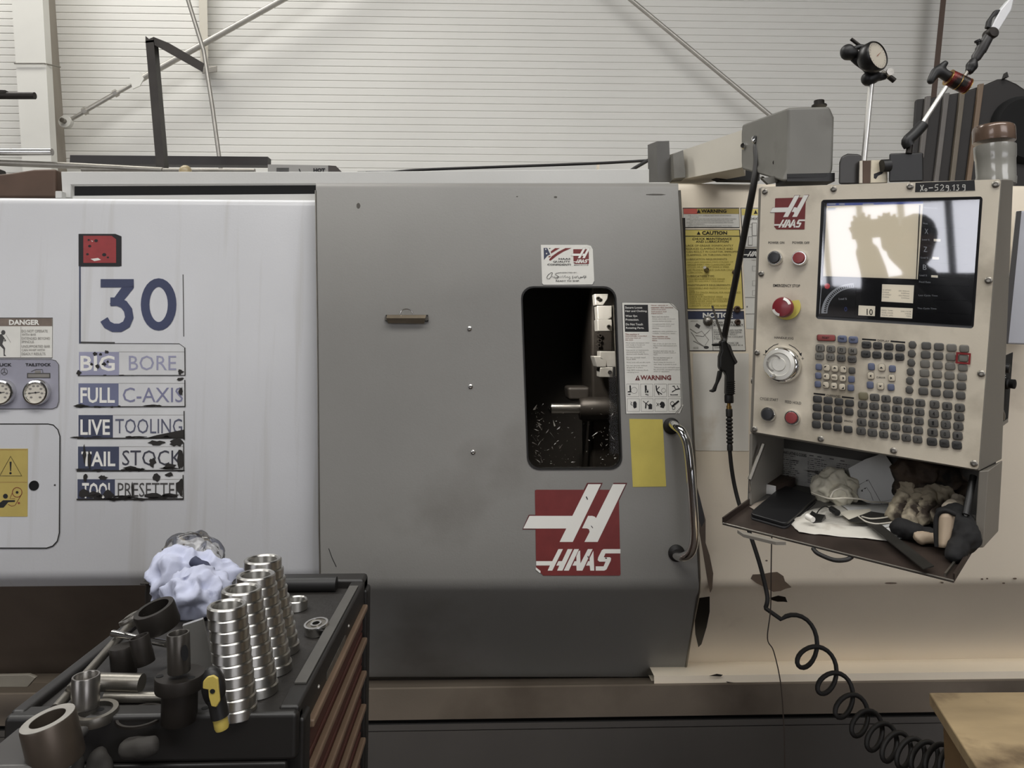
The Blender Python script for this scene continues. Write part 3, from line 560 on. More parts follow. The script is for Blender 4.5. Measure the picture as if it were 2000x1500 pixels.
for cx, lab in ((8, 'round chrome pressure gauge for the chuck'), (76, 'round chrome pressure gauge for the tailstock')):
    c = PLp(cx, 766); g = lathe('pressure_gauge', c, (0, -1, 0), [(.033, 0), (.033, .012), (.031, .017), (.027, .018), (.0265, .013), (0, .013)], chrome, lathe_t, 32, label=lab)
    q = Pr(PLp, (cx - 24, 742), 5, .0135); f_ = M('gauge_face_cream', (206, 200, 186), .5, 0, .08, 60); q.poly(ell(120, 120, 100, 104, 24), f_, 0)
    for i in range(8):
        a = math.radians(135 + i * 270 / 7); q.poly(ell(120 + 62 * math.cos(a), 120 + 66 * math.sin(a), 15, 10, 8), grytxt, 1)
    for i in range(15):
        a = math.radians(135 + i * 270 / 14); q.line([(120 + 86 * math.cos(a), 120 + 90 * math.sin(a)), (120 + 95 * math.cos(a), 120 + 99 * math.sin(a))], 4, dgr, 1)
    q.line([(50, 128), (120, 120), (160, 116)], 7, dgr, 2); q.poly(ell(120, 120, 9, 9, 10), blk, 3); q.done('gauge_face', g)
ad = [(-60, 828), (95, 828), (105, 830), (114, 839), (118, 852), (117, 1040), (113, 1056), (104, 1066), (92, 1070), (-60, 1070)]
acd = slab('access_door', ad, PLp, .002, white_paint, lathe_t)
p = Pr(PLp, (0, 0), 1, .0023); p.line(ad, 2.2, groove_m, 0); p.done('door_seam', acd)
lathe('lock_hole', PLp(67.5, 948, .0022), (0, -1, 0), [(.0125, 0), (.0125, .0012), (.0105, .0015), (.0105, .0004), (0, .0004)], void, acd, 20)
lathe('rivet', PLp(108, 947, .0022), (0, -1, 0), [(.0026, 0), (.002, .001)], dgr, acd, 8)
o, p = sign('pinch_hazard_label', 'yellow pinch hazard label with a hand drawn into a belt', PLp, [(-150, 300), (298, 300), (294, 1010), (-150, 1010)], (0, 820), 5.355, ochre, .0028)
p.line([(-150, 312), (292, 312)], 3, brn, 0).line([(-150, 650), (292, 650)], 3, brn, 0).line([(120, 378), (5, 584), (236, 584)], 7, blk, 1, True).poly([(108, 436), (130, 436), (124, 535), (114, 535)], blk).poly(ell(118, 556, 13, 13, 10), blk)
p.line(ell(188, 755, 50, 50, 20), 7, brn, 1, True).poly(ell(187, 756, 15, 15, 10), blk).line([(140, 755), (112, 820), (165, 822)], 5, brn).line([(232, 780), (165, 890), (130, 900), (95, 880)], 5, brn).poly(ell(65, 796, 26, 26, 12), blk).poly([(-40, 900), (40, 838), (165, 838), (165, 856), (95, 858), (45, 916), (-40, 918)], blk).poly(ell(205, 868, 14, 12, 6), brn)
p.done('pictogram', o)

# labels on the cream cover beside the door
o1 = (1320, 380); kk = 4.69
sp = slab('white_back_plate', [(1353, 690), (1462, 690), (1462, 881), (1360, 880), (1356, 876)], PRp, .001, M('plate_white', (224, 220, 210), .5, 0, .04, 9, dirt=((180, 160, 130), .6, .85, 8)), lathe_t, label='blank off-white plate below the stack of labels')
o, p = sign('coolant_warning_label', 'small white label headed warning in red and ochre', PRp, [(62, 122), (580, 122), (584, 305), (68, 305)], o1, kk)
p.line([(64, 125), (578, 125), (582, 302), (70, 302)], 7, blk, 0, True).poly([(68, 130), (576, 130), (577, 178), (70, 178)], ochre).poly([(68, 130), (190, 130), (200, 178), (70, 178)], M('print_salmon', (196, 96, 84), .5), 1).poly([(208, 135), (190, 170), (226, 170)], blk, 2).text('WARNING', 230, 136, 462, 168, blk, bold=.03)
for i, (a, b) in enumerate(((108, 505), (125, 210), (98, 552), (125, 520), (98, 528), (125, 262), (108, 512))): p.text(['THE COOLANT SHIELD MAY NOT STOP PARTS', 'AT HIGH SPEED.', 'SAFETY SHIELDS MAY BECOME BRITTLE AND LOSE EFFECTIVENESS', 'WHEN EXPOSED TO MACHINE COOLANTS AND OILS OVER TIME', 'IF SIGNS OF DISCOLORATION OR CRAZING ARE FOUND', 'REPLACE IMMEDIATELY', 'SAFETY SHIELDS SHOULD BE REPLACED EVERY TWO YEARS'][i], a, 188 + i * 16, b, 197 + i * 16, grytxt, bold=0)
p.done('lettering', o)
o, p = sign('chuck_caution_label', 'yellow caution label about chuck maintenance with bolts through it', PRp, [(70, 320), (585, 320), (620, 1050), (105, 1050)], o1, kk, yel)
p.line([(73, 323), (583, 323), (617, 1047), (107, 1047)], 9, blk, 0, True).line([(76, 381), (586, 381)], 6, blk).poly([(208, 335), (190, 368), (226, 368)], blk).text('CAUTION', 238, 335, 468, 368, blk, bold=.03).text('CHUCK MAINTENANCE', 150, 396, 510, 416, blk).text('AND LUBRICATION', 182, 422, 480, 441, blk)
for s_, a, b, c, d in (('LACK OF GREASE SIGNIFICANTLY', 92, 458, 525, 476), ('REDUCES CLAMPING FORCE AND', 93, 487, 520, 506), ('CAN RESULT IN CHATTER, IMPROPER', 95, 516, 574, 535), ('CLAMPING, OR THROWN PARTS.', 96, 545, 508, 564), ('LUBRICATION REQUIREMENTS:', 98, 584, 470, 603), ('LUBRICATION TYPE:', 104, 738, 355, 757), ('MAINTENANCE REQUIREMENTS:', 108, 821, 500, 840)): p.text(s_, a, b, c, d, M('print_olive_dark', (106, 96, 48), .6), bold=0)
for s_, a, b, c, d in (('EACH JAW REQUIRES TWO STROKES OF', 104, 612, 524, 628), ('GREASE EVERY 1000 CLAMP/UNCLAMP', 105, 634, 500, 650), ('CYCLES OR AT LEAST ONCE A WEEK', 106, 656, 488, 671), ('USE PROVIDED GREASE GUN FOR CHUCK', 107, 682, 540, 698), ('LUBRICATION.', 108, 706, 245, 721), ('MOLYBDENUM DISULFIDE GREASE', 114, 766, 448, 781), ('(20% TO 25% MOLY CONTENT)', 115, 789, 440, 804), ('DISASSEMBLE AND INSPECT CHUCK ONCE A', 118, 850, 562, 866), ('YEAR.', 119, 871, 172, 886), ('REFER TO CHUCK MANUAL FOR MAINTENANCE', 120, 889, 590, 905), ('PROCEDURES.', 121, 909, 255, 924), ('CHECK FOR EXCESSIVE WEAR', 122, 929, 430, 945), ('CHECK FOR CRACKS OR LOOSE SCREWS', 123, 949, 500, 965), ('CLEAN WORK AREA OF COOLANT', 124, 969, 480, 985), ('CHIPS AND COOLANT.', 124, 990, 335, 1004), ('LUBRICATE CHUCK BEFORE ASSEMBLY', 124, 1010, 500, 1026)): p.text(s_, a, b, c, d, gold, bold=0)
p.done('lettering', o)
o, p = sign('filter_notice_label', 'white notice label with a blue header about cleaning the filter', PRp, [(102, 1068), (622, 1068), (640, 1432), (118, 1432)], o1, kk)
p.line([(104, 1070), (620, 1070), (638, 1430), (120, 1430)], 8, blk, 0, True).poly([(104, 1072), (620, 1072), (623, 1142), (108, 1142)], navy).text('NOTICE', 245, 1082, 520, 1130, wht, bold=.04).line([(330, 1142), (340, 1430)], 4, blk)
for s_, a, b, c, d in (('CLEAN THE FILTER', 342, 1160, 575, 1180), ('SCREEN REGULARLY.', 342, 1185, 620, 1205), ): p.text(s_, a, b, c, d, blk)
for s_, a, b, c, d in (('DO NOT USE PLAIN WATER.', 344, 1234, 608, 1250), ('PERMANENT CORROSION', 345, 1254, 598, 1269), ('DAMAGE WILL RESULT.', 346, 1273, 565, 1288), ('RUST INHIBITING COOLANT', 347, 1295, 614, 1310), ('IS REQUIRED.', 347, 1314, 480, 1330), ('DO NOT USE TOXIC OR', 350, 1352, 572, 1368), ('FLAMMABLE LIQUIDS AS A', 352, 1372, 612, 1387), ('COOLANT.', 353, 1392, 450, 1408)): p.text(s_, a, b, c, d, dgr, bold=0)
p.poly([(190, 1178), (225, 1200), (212, 1230), (172, 1205)], dgr).line([(130, 1230), (190, 1270), (235, 1250), (300, 1330), (260, 1390), (200, 1350), (140, 1260)], 4, grytxt).line([(180, 1290), (250, 1300), (310, 1240)], 4, grytxt).poly(ell(278, 1400, 24, 14, 12), dgr).line([(160, 1340), (260, 1395)], 4, grytxt).text('SUMP FILTER', 135, 1153, 200, 1162, grytxt, bold=0).text('BASKET FILTER', 160, 1395, 205, 1412, grytxt, bold=0)
p.done('lettering', o)
o, p = sign('chuck_diagram_label', 'white and yellow chuck diagram label partly hidden by the control box', PRp, [(592, 122), (900, 122), (905, 485), (612, 485)], o1, kk)
p.line([(594, 125), (900, 125), (905, 482), (614, 482)], 7, blk, 0, True).poly([(600, 132), (890, 132), (892, 190), (604, 190)], yel).poly([(730, 140), (712, 178), (748, 178)], blk).text('CHUCK', 672, 210, 775, 232, dgr).rect(695, 258, 740, 380, grytxt, 1).rect(700, 263, 736, 375, stk, 2).rect(660, 385, 700, 468, grytxt, 1).rect(665, 390, 696, 462, stk, 2).line([(668, 272), (700, 272)], 3, grytxt).line([(668, 300), (700, 300)], 3, grytxt)
p.done('lettering', o)
o, p = sign('axis_diagram_label', 'white diagram label with a black maker header beside the control box', PRp, [(612, 492), (900, 492), (905, 1232), (645, 1232)], o1, kk)
p.poly([(614, 495), (900, 495), (900, 582), (618, 582)], blk).line([(632, 942), (900, 942)], 3, dgr).line([(636, 1093), (900, 1093)], 3, dgr)
q = [(600, 470), (760, 470), (760, 570), (600, 570)]
sx = lambda c: (620 + (c[0] - 265) * .19, 520 + (c[1] - 1015) * .16)
for l in LET: p.poly([sx(c) for c in l], wht, 2)
p.text('AXIS', 690, 595, 730, 605, grytxt, bold=0)
for y in (655, 790, 880): p.line([(700, y), (740, y), (740, y + 45), (700, y + 45)], 3, grytxt, 1, True)
p.poly(ell(652, 1028, 7, 9, 8), grytxt)
p.done('lettering', o)
for x, y, r, cap in ((1379, 527, 5, 0), (1434, 532, 5, 1), (1439, 604, 7, 1), (1440, 629, 6, 1)):
    lathe('rusty_bolt_hole', PRp(x, y, .001), (0, -1, 0), [(r * .0013, 0), (r * .0013, .004), (r * .0008, .006), (r * .0006, .002), (0, .002)], brown_st, lathe_t, 12)
tube('bolt_stub', [PRp(1381, 530, .002), PRp(1372, 524, .02)], .0045, dull_st, lathe_t, 8)
lathe('hex_bolt', PRp(1382, 627, .001), (0, -1, 0), [(.013, 0), (.013, .003), (.009, .004), (.009, .01), (.005, .013), (0, .014)], dull_st, lathe_t, 12)
# oil runs on the cream cover (stains with their own outline)
def stain(pts, Y, mat, name='oil_stain', pl=None): return slab(name, pts, pl or YP(Y), .0004, mat, lathe_t)
stain([(1362, 952), (1370, 985), (1378, 1015), (1378, 1060), (1386, 1085), (1393, 1120), (1391, 1150), (1387, 1158), (1381, 1130), (1373, 1080), (1366, 1040), (1360, 1000)], YR, oil2)
stain([(1356, 950), (1366, 968), (1374, 1000), (1376, 1018), (1370, 1030), (1360, 1000)], YR - .0004, oil)
spt = Vector((0, YR + .03, zb2 - .016)); spb = Vector((0, .21, Z1(1700, 1289, .21))); d_ = (spb - spt).normalized(); nrm = d_.cross(Vector((1, 0, 0))); nrm = nrm if nrm.y < 0 else -nrm
SK = Pl(spt, nrm)
stain([(1364, 1168), (1386, 1165), (1386, 1195), (1380, 1225), (1370, 1258), (1364, 1264), (1358, 1238), (1357, 1210)], 0, oil, pl=SK)
stain([(1466, 1130), (1470, 1122), (1490, 1121), (1505, 1118), (1518, 1117), (1530, 1125), (1533, 1135), (1546, 1147), (1534, 1150), (1525, 1154), (1510, 1156), (1492, 1146), (1478, 1139)], YR, oil2)
stain([(1503, 1168), (1520, 1163), (1534, 1166), (1538, 1176), (1530, 1175), (1518, 1175), (1508, 1172)], 0, oil, pl=SK)
stain([(1400, 1316), (1412, 1318), (1408, 1321), (1385, 1320)], .125, oil); stain([(1418, 1331), (1440, 1334), (1450, 1337), (1425, 1337)], .128, oil)
for x, y, w in ((1740, 1139, 26), (1840, 1138, 6), (1918, 1131, 5), (1928, 1130, 4), (1982, 1130, 8), (1960, 1139, 6), (1512, 1060, 4), (1497, 1095, 5)): stain(ell(x, y, w / 2, 1.6, 8), YR, oil2)
for x, y, w, h in ((700, 402, 8, 12), (1085, 385, 7, 4), (1280, 380, 40, 3), (1010, 384, 4, 2)): stain(ell(x, y, w / 2, h / 2, 7), 0, M('door_smudge', (84, 80, 74), .6), name='smudge')
tube('door_scratch', [D0(642, 1071, .0004), D0(648, 1088, .0004), D0(657, 1107, .0004)], .0008, blk, lathe_t, 5)

# ------------------------------------------------------------------ control pendant
_r = ray(1477, 600); PA = CAM + _r * (1.55 / _r.dot(FWD))
Pn = ray(-990, 452).cross(ray(437, 18970)).normalized()
if Pn.dot(CAM - PA) < 0: Pn = -Pn
Pe = -ray(2130, 800)
PP = Pl(PA, Pn, Pe)
pend = thing('control_pendant', PP(1690, 640, -.1), 'grey control box with screen, keypad and handwheel hanging from the swivel arm', 'control panel')
plate_m = M('aluminium_panel', (224, 214, 194), .4, .05, .1, 5, None, .04, 260, dirt=((150, 140, 122), .5, .75, 7))
house_m = M('pendant_paint', (126, 121, 112), .5, 0, .08, 5)
hq = [(1480, 364), (1958, 349), (1914, 921), (1463, 846)]
bq = [(1480, 366), (1932, 351), (1888, 905), (1463, 840)]
obj('housing', *prism([PP(*p) for p in hq], [PP(*p, -.2) for p in hq]), house_m, pend, bevel=.006)
# right side cheek, wider than the front plate, with the drive slot
ck_ = [(1956, 351), (1978, 352), (1948, 897), (1912, 921)]
plate = slab('front_plate', rr([(1488, 366.5), (1955, 351), (1911, 917), (1471.5, 843)], 5, 3), PP, .003, plate_m, pend, off=.0003)
sq = [(1605, 391), (1920, 384.5), (1902, 642), (1594, 623)]
cut(plate, rr(sq, 6, 4), PP, .02, -.001)
scr_back = M('screen_black', (14, 14, 15), .25, 0, emit=None)
bez = M('screen_bezel', (38, 38, 40), .4)
n = 4; cx_, cy_ = 1755, 511
inn = [(1611, 397), (1914, 390.5), (1897, 636), (1600, 617)]
vs = [PP(*p, .0025) for p in sq] + [PP(*p, .001) for p in inn]
obj('screen_bezel', vs, [[i, (i + 1) % 4, 4 + (i + 1) % 4, 4 + i] for i in range(4)], bez, pend, solid=.001)
scr = slab('screen', sq, PP, .0006, scr_back, pend, off=.0004)
# what the screen shows: lit areas emit
lit = M('screen_lit_cream', (196, 187, 168), .4, emit=.78); litw = M('screen_lit_pale', (200, 192, 176), .4, emit=.9); ltxt = M('screen_text_dim', (96, 92, 88), .4, emit=.1); lblue = M('screen_title_blue', (70, 84, 150), .4, emit=.35); ldark = M('screen_panel_dark', (30, 30, 32), .4, emit=.2); lgrey = M('screen_gauge_grey', (140, 142, 146), .4, emit=.7); lred = M('screen_red', (190, 50, 50), .4, emit=.6); lnum = M('screen_digit', (24, 22, 22), .5)
p = Pr(PP, (1460, 340), 3.704, .0012)
p.poly([(575, 217), (1272, 205), (1232, 762), (548, 742)], lit, 0).poly([(578, 212), (1272, 200), (1271, 217), (576, 231)], lblue, 1)
for a, b in ((585, 640), (665, 705), (835, 915)): p.poly([(a, 215), (b, 214), (b, 223), (a, 224)], lgrey, 2)
p.poly([(582, 245), (640, 243), (640, 262), (580, 264)], lgrey, 1).line([(1248, 225), (1222, 765), (548, 744)], 10, bez, 1).line([(540, 768), (520, 1010)], 5, lgrey, 0)
p.poly(ell(578, 811, 21, 21, 8), lred, 1)
arc_o = [(770 - 235 * math.cos(a) - 0, 1008 - 218 * math.sin(a)) for a in [math.radians(v) for v in range(0, 91, 6)]]; arc_i = [(770 - 192 * math.cos(a), 1008 - 182 * math.sin(a)) for a in [math.radians(v) for v in range(90, -1, -6)]]
p.poly(arc_o + arc_i, lgrey, 0)
for i in range(22):
    a = math.radians(3 + i * 4); c = (770 - 207 * math.cos(a), 1006 - 196 * math.sin(a)); p.line([(c[0] - 9 * math.cos(a), c[1] - 9 * math.sin(a)), (c[0] + 9 * math.cos(a), c[1] + 9 * math.sin(a))], 8, lnum, 1)
p.text('Load %', 662, 896, 720, 910, lgrey, 1).text('0', 702, 962, 722, 994, lblue, 1, bold=0).line([(790, 790), (775, 1020)], 4, bez)
p.poly([(975, 797), (1206, 805), (1198, 935), (970, 922)], litw).poly([(805, 950), (925, 956), (922, 1028), (802, 1022)], litw).poly([(965, 962), (1196, 972), (1192, 1046), (962, 1034)], litw).text('10', 864, 975, 908, 1020, lnum, 2, dy=3)
for i, (a, b) in enumerate((('X OFFSET', '-381.954mm'), ('X WEAR', '0.000mm'), ('Z OFFSET', '-323.705mm'), ('Z WEAR', '0.000mm'))):
    y = 834 + i * 17; p.text(a, 978, y, 978 + 8 * len(a), y + 9, ltxt, 2, dy=3, bold=0).text(b, 1170 - 8 * len(b), y + 7, 1172, y + 16, ltxt, 2, dy=3, bold=0)
for i, (a, b) in enumerate((('FEED TIME:', '500:13:58'), ('TOOL USAGE:', '14036'), ('TOOL LIFE:', '100%'))):
    y = 982 + i * 17; p.text(a, 972, y, 1055, y + 9, ltxt, 2, dy=3, bold=0).text(b, 1182 - 8 * len(b), y + 7, 1184, y + 16, ltxt, 2, dy=3, bold=0)
for s_, a, b, c, d in (('Work', 1270, 351, 1305, 363), ('X', 1283, 396, 1308, 432), ('Load %', 1264, 468, 1318, 480), ('Z', 1275, 525, 1300, 562), ('Load %', 1255, 598, 1308, 610), ('B', 1270, 655, 1296, 692), ('Load %', 1247, 725, 1300, 738), ('Feed Rate', 1243, 774, 1325, 786), ('Last Cycle Time', 1238, 872, 1376, 886), ('This Cycle Time', 1230, 966, 1368, 980), ('Machine Mode', 1280, 238, 1375, 250)): p.text(s_, a, b, c, d, lgrey, 1, bold=0, dy=3)
for x, y in ((1348, 470), (1338, 600), (1330, 732)): p.rect(x, y, x + 48, y + 17, litw, 1, dy=2)
for y in (384, 515, 640, 745, 800, 905, 1000): p.line([(1240 + (800 - y) * .06, y), (1600, y + 14)], 2.5, bez, 1)
p.done('screen_picture', scr)
gm = glass('screen_cover_glass', (255, 255, 255), .27, .03)
obj('cover_glass', [PP(*q, .0046) for q in inn], [[0, 1, 2, 3]], gm, pend)
# maker emblem and printed words on the plate
p = Pr(PP, (1460, 340), 3.704, .0034)
logo(p, [(206, 178), (427, 171), (416, 403), (197, 403)])
for s_, a, b, c, d, dy in (('POWER ON', 155, 490, 270, 507, 0), ('POWER OFF', 329, 489, 452, 507, 2), ('EMERGENCY STOP', 190, 797, 384, 818, 3)): p.text(s_, a, b, c, d, blk, 1, dy=dy)
p.done('lettering', pend)
p = Pr(PP, (1460, 630), 3.704, .0034)
for s_, a, b, c, d, dy in (('HANDLE JOG', 199, 101, 336, 122, 7), ('CYCLE START', 95, 540, 226, 560, 11), ('FEED HOLD', 276, 562, 392, 582, 12), ('-', 117, 231, 136, 235, 1), ('DISPLAY', 944, 122, 1028, 137, 8), ('OVERRIDES', 574, 519, 676, 536, 8), ('CURSOR', 936, 390, 1000, 404, 3), ('SPINDLE', 702, 704, 764, 717, 5)): p.text(s_, a, b, c, d, blk, 1, dy=dy, bold=.005)
p.line([(393, 260), (413, 262)], 3, blk).line([(403, 250), (402, 272)], 3, blk)
p.line([(228, 155), (195, 165), (160, 190), (138, 218)], 5, blk).line([(303, 160), (345, 182), (375, 210), (390, 240)], 5, blk).poly([(132, 228), (133, 198), (150, 208)], blk).poly([(394, 246), (376, 228), (396, 218)], blk)
for a in ([(832, 115), (934, 122), (933, 134), (831, 127)], [(1038, 130), (1144, 139), (1143, 151), (1037, 142)], [(482, 508), (566, 516), (565, 529), (481, 520)], [(686, 532), (774, 542), (773, 554), (685, 544)]): p.poly(a, blk)
p.done('keypad_headings', pend)
# plate screws
for x, y in ((1495, 375), (1629, 370), (1778, 365), (1945, 361), (1488, 535), (1931, 548), (1480, 689), (1917, 730), (1475, 838), (1604, 857), (1746, 880), (1903, 905)):
    c = PP(x, y, .003); lathe('plate_screw', c, Pe, [(.0062, 0), (.006, .002), (.0042, .0035), (.003, .0036), (.0026, .0015), (0, .0015)], dull_st, pend, 14)
    if (x, y) == (1495, 375): pass
# push buttons
def px_r(c, wpx): return wpx / 2 * depth(c) / F
cap_blk = M('button_cap_black', (36, 36, 38), .35); cap_red = M('button_cap_red', (128, 48, 48), .35, 0, .1, 40)
for x, y, m, nm in ((1515.5, 505, cap_blk, 'black power on button'), (1563.5, 505.5, cap_red, 'red power off button'), (1502.5, 809, cap_blk, 'black cycle start button'), (1549, 816, cap_red, 'red feed hold button')):
    c = PP(x, y, .003); b = lathe('push_button', c, Pe, [(.0152, 0), (.0152, .006), (.0138, .008), (.0122, .008), (.0122, .004), (0, .004)], chrome, pend, 28, label=nm)
    lathe('button_cap', c + Pe * .004, Pe, [(.0118, 0), (.0118, .006), (.0105, .008), (.004, .0085), (0, .0085)], m, b, 28)
# emergency stop
c = PP(1538, 599, .003); es = lathe('emergency_stop', c, Pe, [(.0272, 0), (.0272, .002), (.0, .0022)], M('estop_yellow', (198, 186, 92), .45, 0, .06, 30), pend, 36, label='red mushroom stop on a yellow disc')
rm = M('estop_red', (118, 34, 40), .3, 0, .08, 30)
em = PP(1537.5, 603, .005); lathe('mushroom', em, Pe, [(.013, 0), (.013, .012), (.0195, .0135), (.0205, .018), (.0205, .025), (.0185, .0295), (.0115, .031), (0, .0315)], rm, es, 32)
ex = (PP(1600, 605) - PP(1480, 600)).normalized(); ey = Pe.cross(ex).normalized(); ea = MB()
for a0 in (200, 20):
    va = [em + Pe * (.0262 + .0016 * k) + (ex * math.cos(math.radians(a)) + ey * math.sin(math.radians(a))) * (.0194 - .0052 * k) for k in (0, 1) for a in range(a0, a0 + 70, 10)]
    ea.add([v + Pe * .0042 for v in va], [[q, q + 1, 8 + q, 7 + q] for q in range(6)], wht)
ea.build('twist_arrows', None, es)
# handwheel
c = PP(1531, 713, .003); hw = lathe('jog_handwheel', c, Pe, [(.0365, 0), (.0365, .012), (.0345, .02), (.032, .022), (.0315, .026), (0, .026)], chrome, pend, 40, label='chrome rimmed handwheel')
whd = M('handwheel_face', (206, 203, 194), .3, .35, .05, 20)
lathe('wheel_face', c + Pe * .026, Pe, [(.031, 0), (.031, .003), (.0235, .004), (.022, .002), (.014, .002), (.013, .004), (0, .004)], whd, hw, 36)
ux = (PP(1600, 700) - PP(1500, 690)).normalized(); uy = Pe.cross(ux).normalized(); uy = uy if uy.z > 0 else -uy
lathe('wheel_knob', c + Pe * .028 - ux * .008 - uy * .025, Pe, [(.0045, 0), (.0045, .012), (.003, .016), (0, .016)], steel, hw, 14)
ap = Pr(PP, (1460, 630), 3.704, .0337)
ap.line([(232 + 50 * math.cos(math.radians(a)), 300 + 54 * math.sin(math.radians(a))) for a in range(200, 335, 9)], 12, galv, 0); ap.line([(232 + 50 * math.cos(math.radians(a)), 300 + 54 * math.sin(math.radians(a))) for a in range(95, 200, 9)], 12, galv, 0)
ap.done('wheel_arrows', hw)
# keys
kg = M('key_grey', (78, 76, 72), .45, 0, .08, 90); kd = M('key_dark', (56, 55, 53), .45, 0, .08, 90); kb = M('key_blue', (92, 98, 120), .45, 0, .1, 90); kc = M('key_cream', (196, 186, 166), .45, 0, .06, 90); kr = M('key_red', (138, 66, 62), .45, 0, .2, 90); ky = M('key_olive', (112, 106, 84), .45)
kgl = M('key_grey_light', (104, 101, 94), .45, 0, .08, 90)
rimm = M('key_rim', (66, 60, 52), .5)
_km = {}
def key_mesh(w, h, m, shape, rim):
    k = (round(w, 4), round(h, 4), m.name, shape, rim)
    if k in _km: return _km[k]
    def loop(w, h, z, r):
        if shape == 'tab': pts = [(-w / 2, -h / 2 + r), (-w / 2 + r, -h / 2), (w * .22, -h / 2), (w * .4, -h * .3), (w / 2, -.05 * h), (w / 2, .05 * h), (w * .4, h * .3), (w * .22, h / 2), (-w / 2 + r, h / 2), (-w / 2, h / 2 - r)]
        else:
            pts = []
            for cx, cy, s in ((w / 2 - r, h / 2 - r, 0), (-w / 2 + r, h / 2 - r, 90), (-w / 2 + r, -h / 2 + r, 180), (w / 2 - r, -h / 2 + r, 270)):
                for i in range(3): a = math.radians(s + 45 * i); pts.append((cx + r * math.cos(a), cy + r * math.sin(a)))
        return [(x, y, z) for x, y in pts]
    r = min(w, h) * .26
    ls = [loop(w, h, 0, r), loop(w, h, .0016, r), loop(w * .95, h * .94, .0026, r * .95), loop(w * .8, h * .74, .003, r * .7)]
    n = len(ls[0]); vs = sum(ls, []); fs = [[j * n + i, j * n + (i + 1) % n, (j + 1) * n + (i + 1) % n, (j + 1) * n + i] for j in range(3) for i in range(n)] + [[3 * n + i for i in range(n)]]
    me = bpy.data.meshes.new('key'); me.from_pydata(vs, [], fs); me.materials.append(m); me.materials.append(rimm)
    me.polygons.foreach_set('material_index', [1 if (i < 2 * n and rim) or i < n else 0 for i in range(len(fs))]); me.polygons.foreach_set('use_smooth', [i >= 2 * n - 0 for i in range(len(fs))])
    _km[k] = me; return me
leg = Pr(PP, (0, 0), 1, .0070)
def key(cx, cy, wpx, hpx, m, shape='', legend=None, lm=blk, rim=False, ls=.5):
    c = PP(cx, cy, .0033)
    e = (PP(cx + wpx / 2, cy + wpx * .045) - PP(cx - wpx / 2, cy - wpx * .045)); w = e.length; x = e.normalized()
    d = PP(cx, cy - hpx / 2) - PP(cx, cy + hpx / 2); h = d.length
    w, h = round(w, 3), round(h, 3)
    y = d.normalized(); z = Pe
    o = bpy.data.objects.new('key', key_mesh(w, h, m, shape, rim)); COL.objects.link(o)
    o.matrix_basis = Matrix(((x.x, y.x, z.x, c.x), (x.y, y.y, z.y, c.y), (x.z, y.z, z.z, c.z), (0, 0, 0, 1)))
    o.parent = pend; o.matrix_parent_inverse = PINV[pend.name]
    if legend:
        lw = hpx * ls * (.55 if len(legend) == 1 else min(.42 * len(legend), wpx * .7 / (hpx * ls))); lh = hpx * ls * (1 if len(legend) < 3 else .62)
        leg.text(legend, cx - lw / 2, cy - lh / 2 - lw * .03, cx + lw / 2, cy + lh / 2 - lw * .03, lm, 0, dy=lw * .1, bold=.01)
def c6(x, y): return 1580 + x / 9.375, 640 + y / 9.375
def c7(x, y): return 1740 + x / 9.378, 640 + y / 9.378
def c8(x, y): return 1580 + x / 5.882, 750 + y / 5.882
key(*c6(325, 188), 36.5, 13, kr, legend='RESET', rim=True)
for x, y, l in ((620, 208, 'PWR'), (822, 225, 'RST')): key(*c6(x, y), 18, 14, kb, legend=l)
for x, y, l in ((215, 375, 'F1'), (412, 392, 'F2'), (608, 412, 'F3'), (810, 430, 'F4'), (205, 525, 'X D'), (403, 542, 'X Z'), (600, 560, 'Z F'), (800, 580, 'NEXT')): key(*c6(x, y), 17.2, 14.2, kgl if y < 560 else kg, legend=l, rim=True)
K = [[(190, 720), (338, 735), (488, 752), (640, 768), (797, 785)], [(183, 880), (330, 895), (478, 910), (630, 928), (788, 945)], [(173, 1035), (322, 1048), (472, 1067), (620, 1085), (777, 1102)]]
for r in range(3):
    for q in range(5):
        m = kb if q == 0 or (q == 4 and r) else kg if q == 4 else kc
        key(*c6(*K[r][q]), 12.6, 13, m, rim=(m is kc), legend='RPD' if (r, q) == (1, 2) else None, ls=.45)
        x, y = K[r][q]; A_ = Pr(PP, (1580, 640), 9.375, .0072)
for i, (x, y, l) in enumerate(((1062, 315, 'PRGM'), (1265, 330, 'POS'), (1470, 348, 'OFS'), (1680, 365, 'CUR'), (1050, 485, 'ALM'), (1252, 502, 'PAR'), (1460, 520, 'SET'), (1668, 540, 'HELP'))): key(*c6(x, y), 18.3, 14.6, kd, legend=l)
for x, y, m in ((1152, 715, kb), (1342, 732, kc), (1535, 752, kb), (1143, 882, kc), (1525, 925, kc), (1130, 1050, kb), (1320, 1072, kc), (1510, 1092, kb)): key(*c6(x, y), 13.6, 13.8, m, rim=m is kc)
ar = Pr(PP, (1580, 640), 9.375, .0068)
for t_ in ([(300, 705), (345, 703), (300, 745)], [(488, 720), (455, 752), (520, 754)], [(640, 732), (680, 736), (682, 780)], [(290, 888), (325, 862), (325, 912)], [(665, 928), (632, 895), (632, 950)], [(282, 1040), (325, 1078), (280, 1076)], [(440, 1068), (500, 1072), (468, 1100)], [(655, 1085), (655, 1125), (608, 1120)],
    [(1338, 715), (1308, 748), (1370, 752)], [(1122, 885), (1158, 860), (1156, 912)], [(1540, 925), (1505, 898), (1503, 950)], [(1292, 1060), (1350, 1062), (1318, 1092)]): ar.poly(t_, blk)
ar.done('key_print', pend)  # arrows printed on the jog and cursor keys
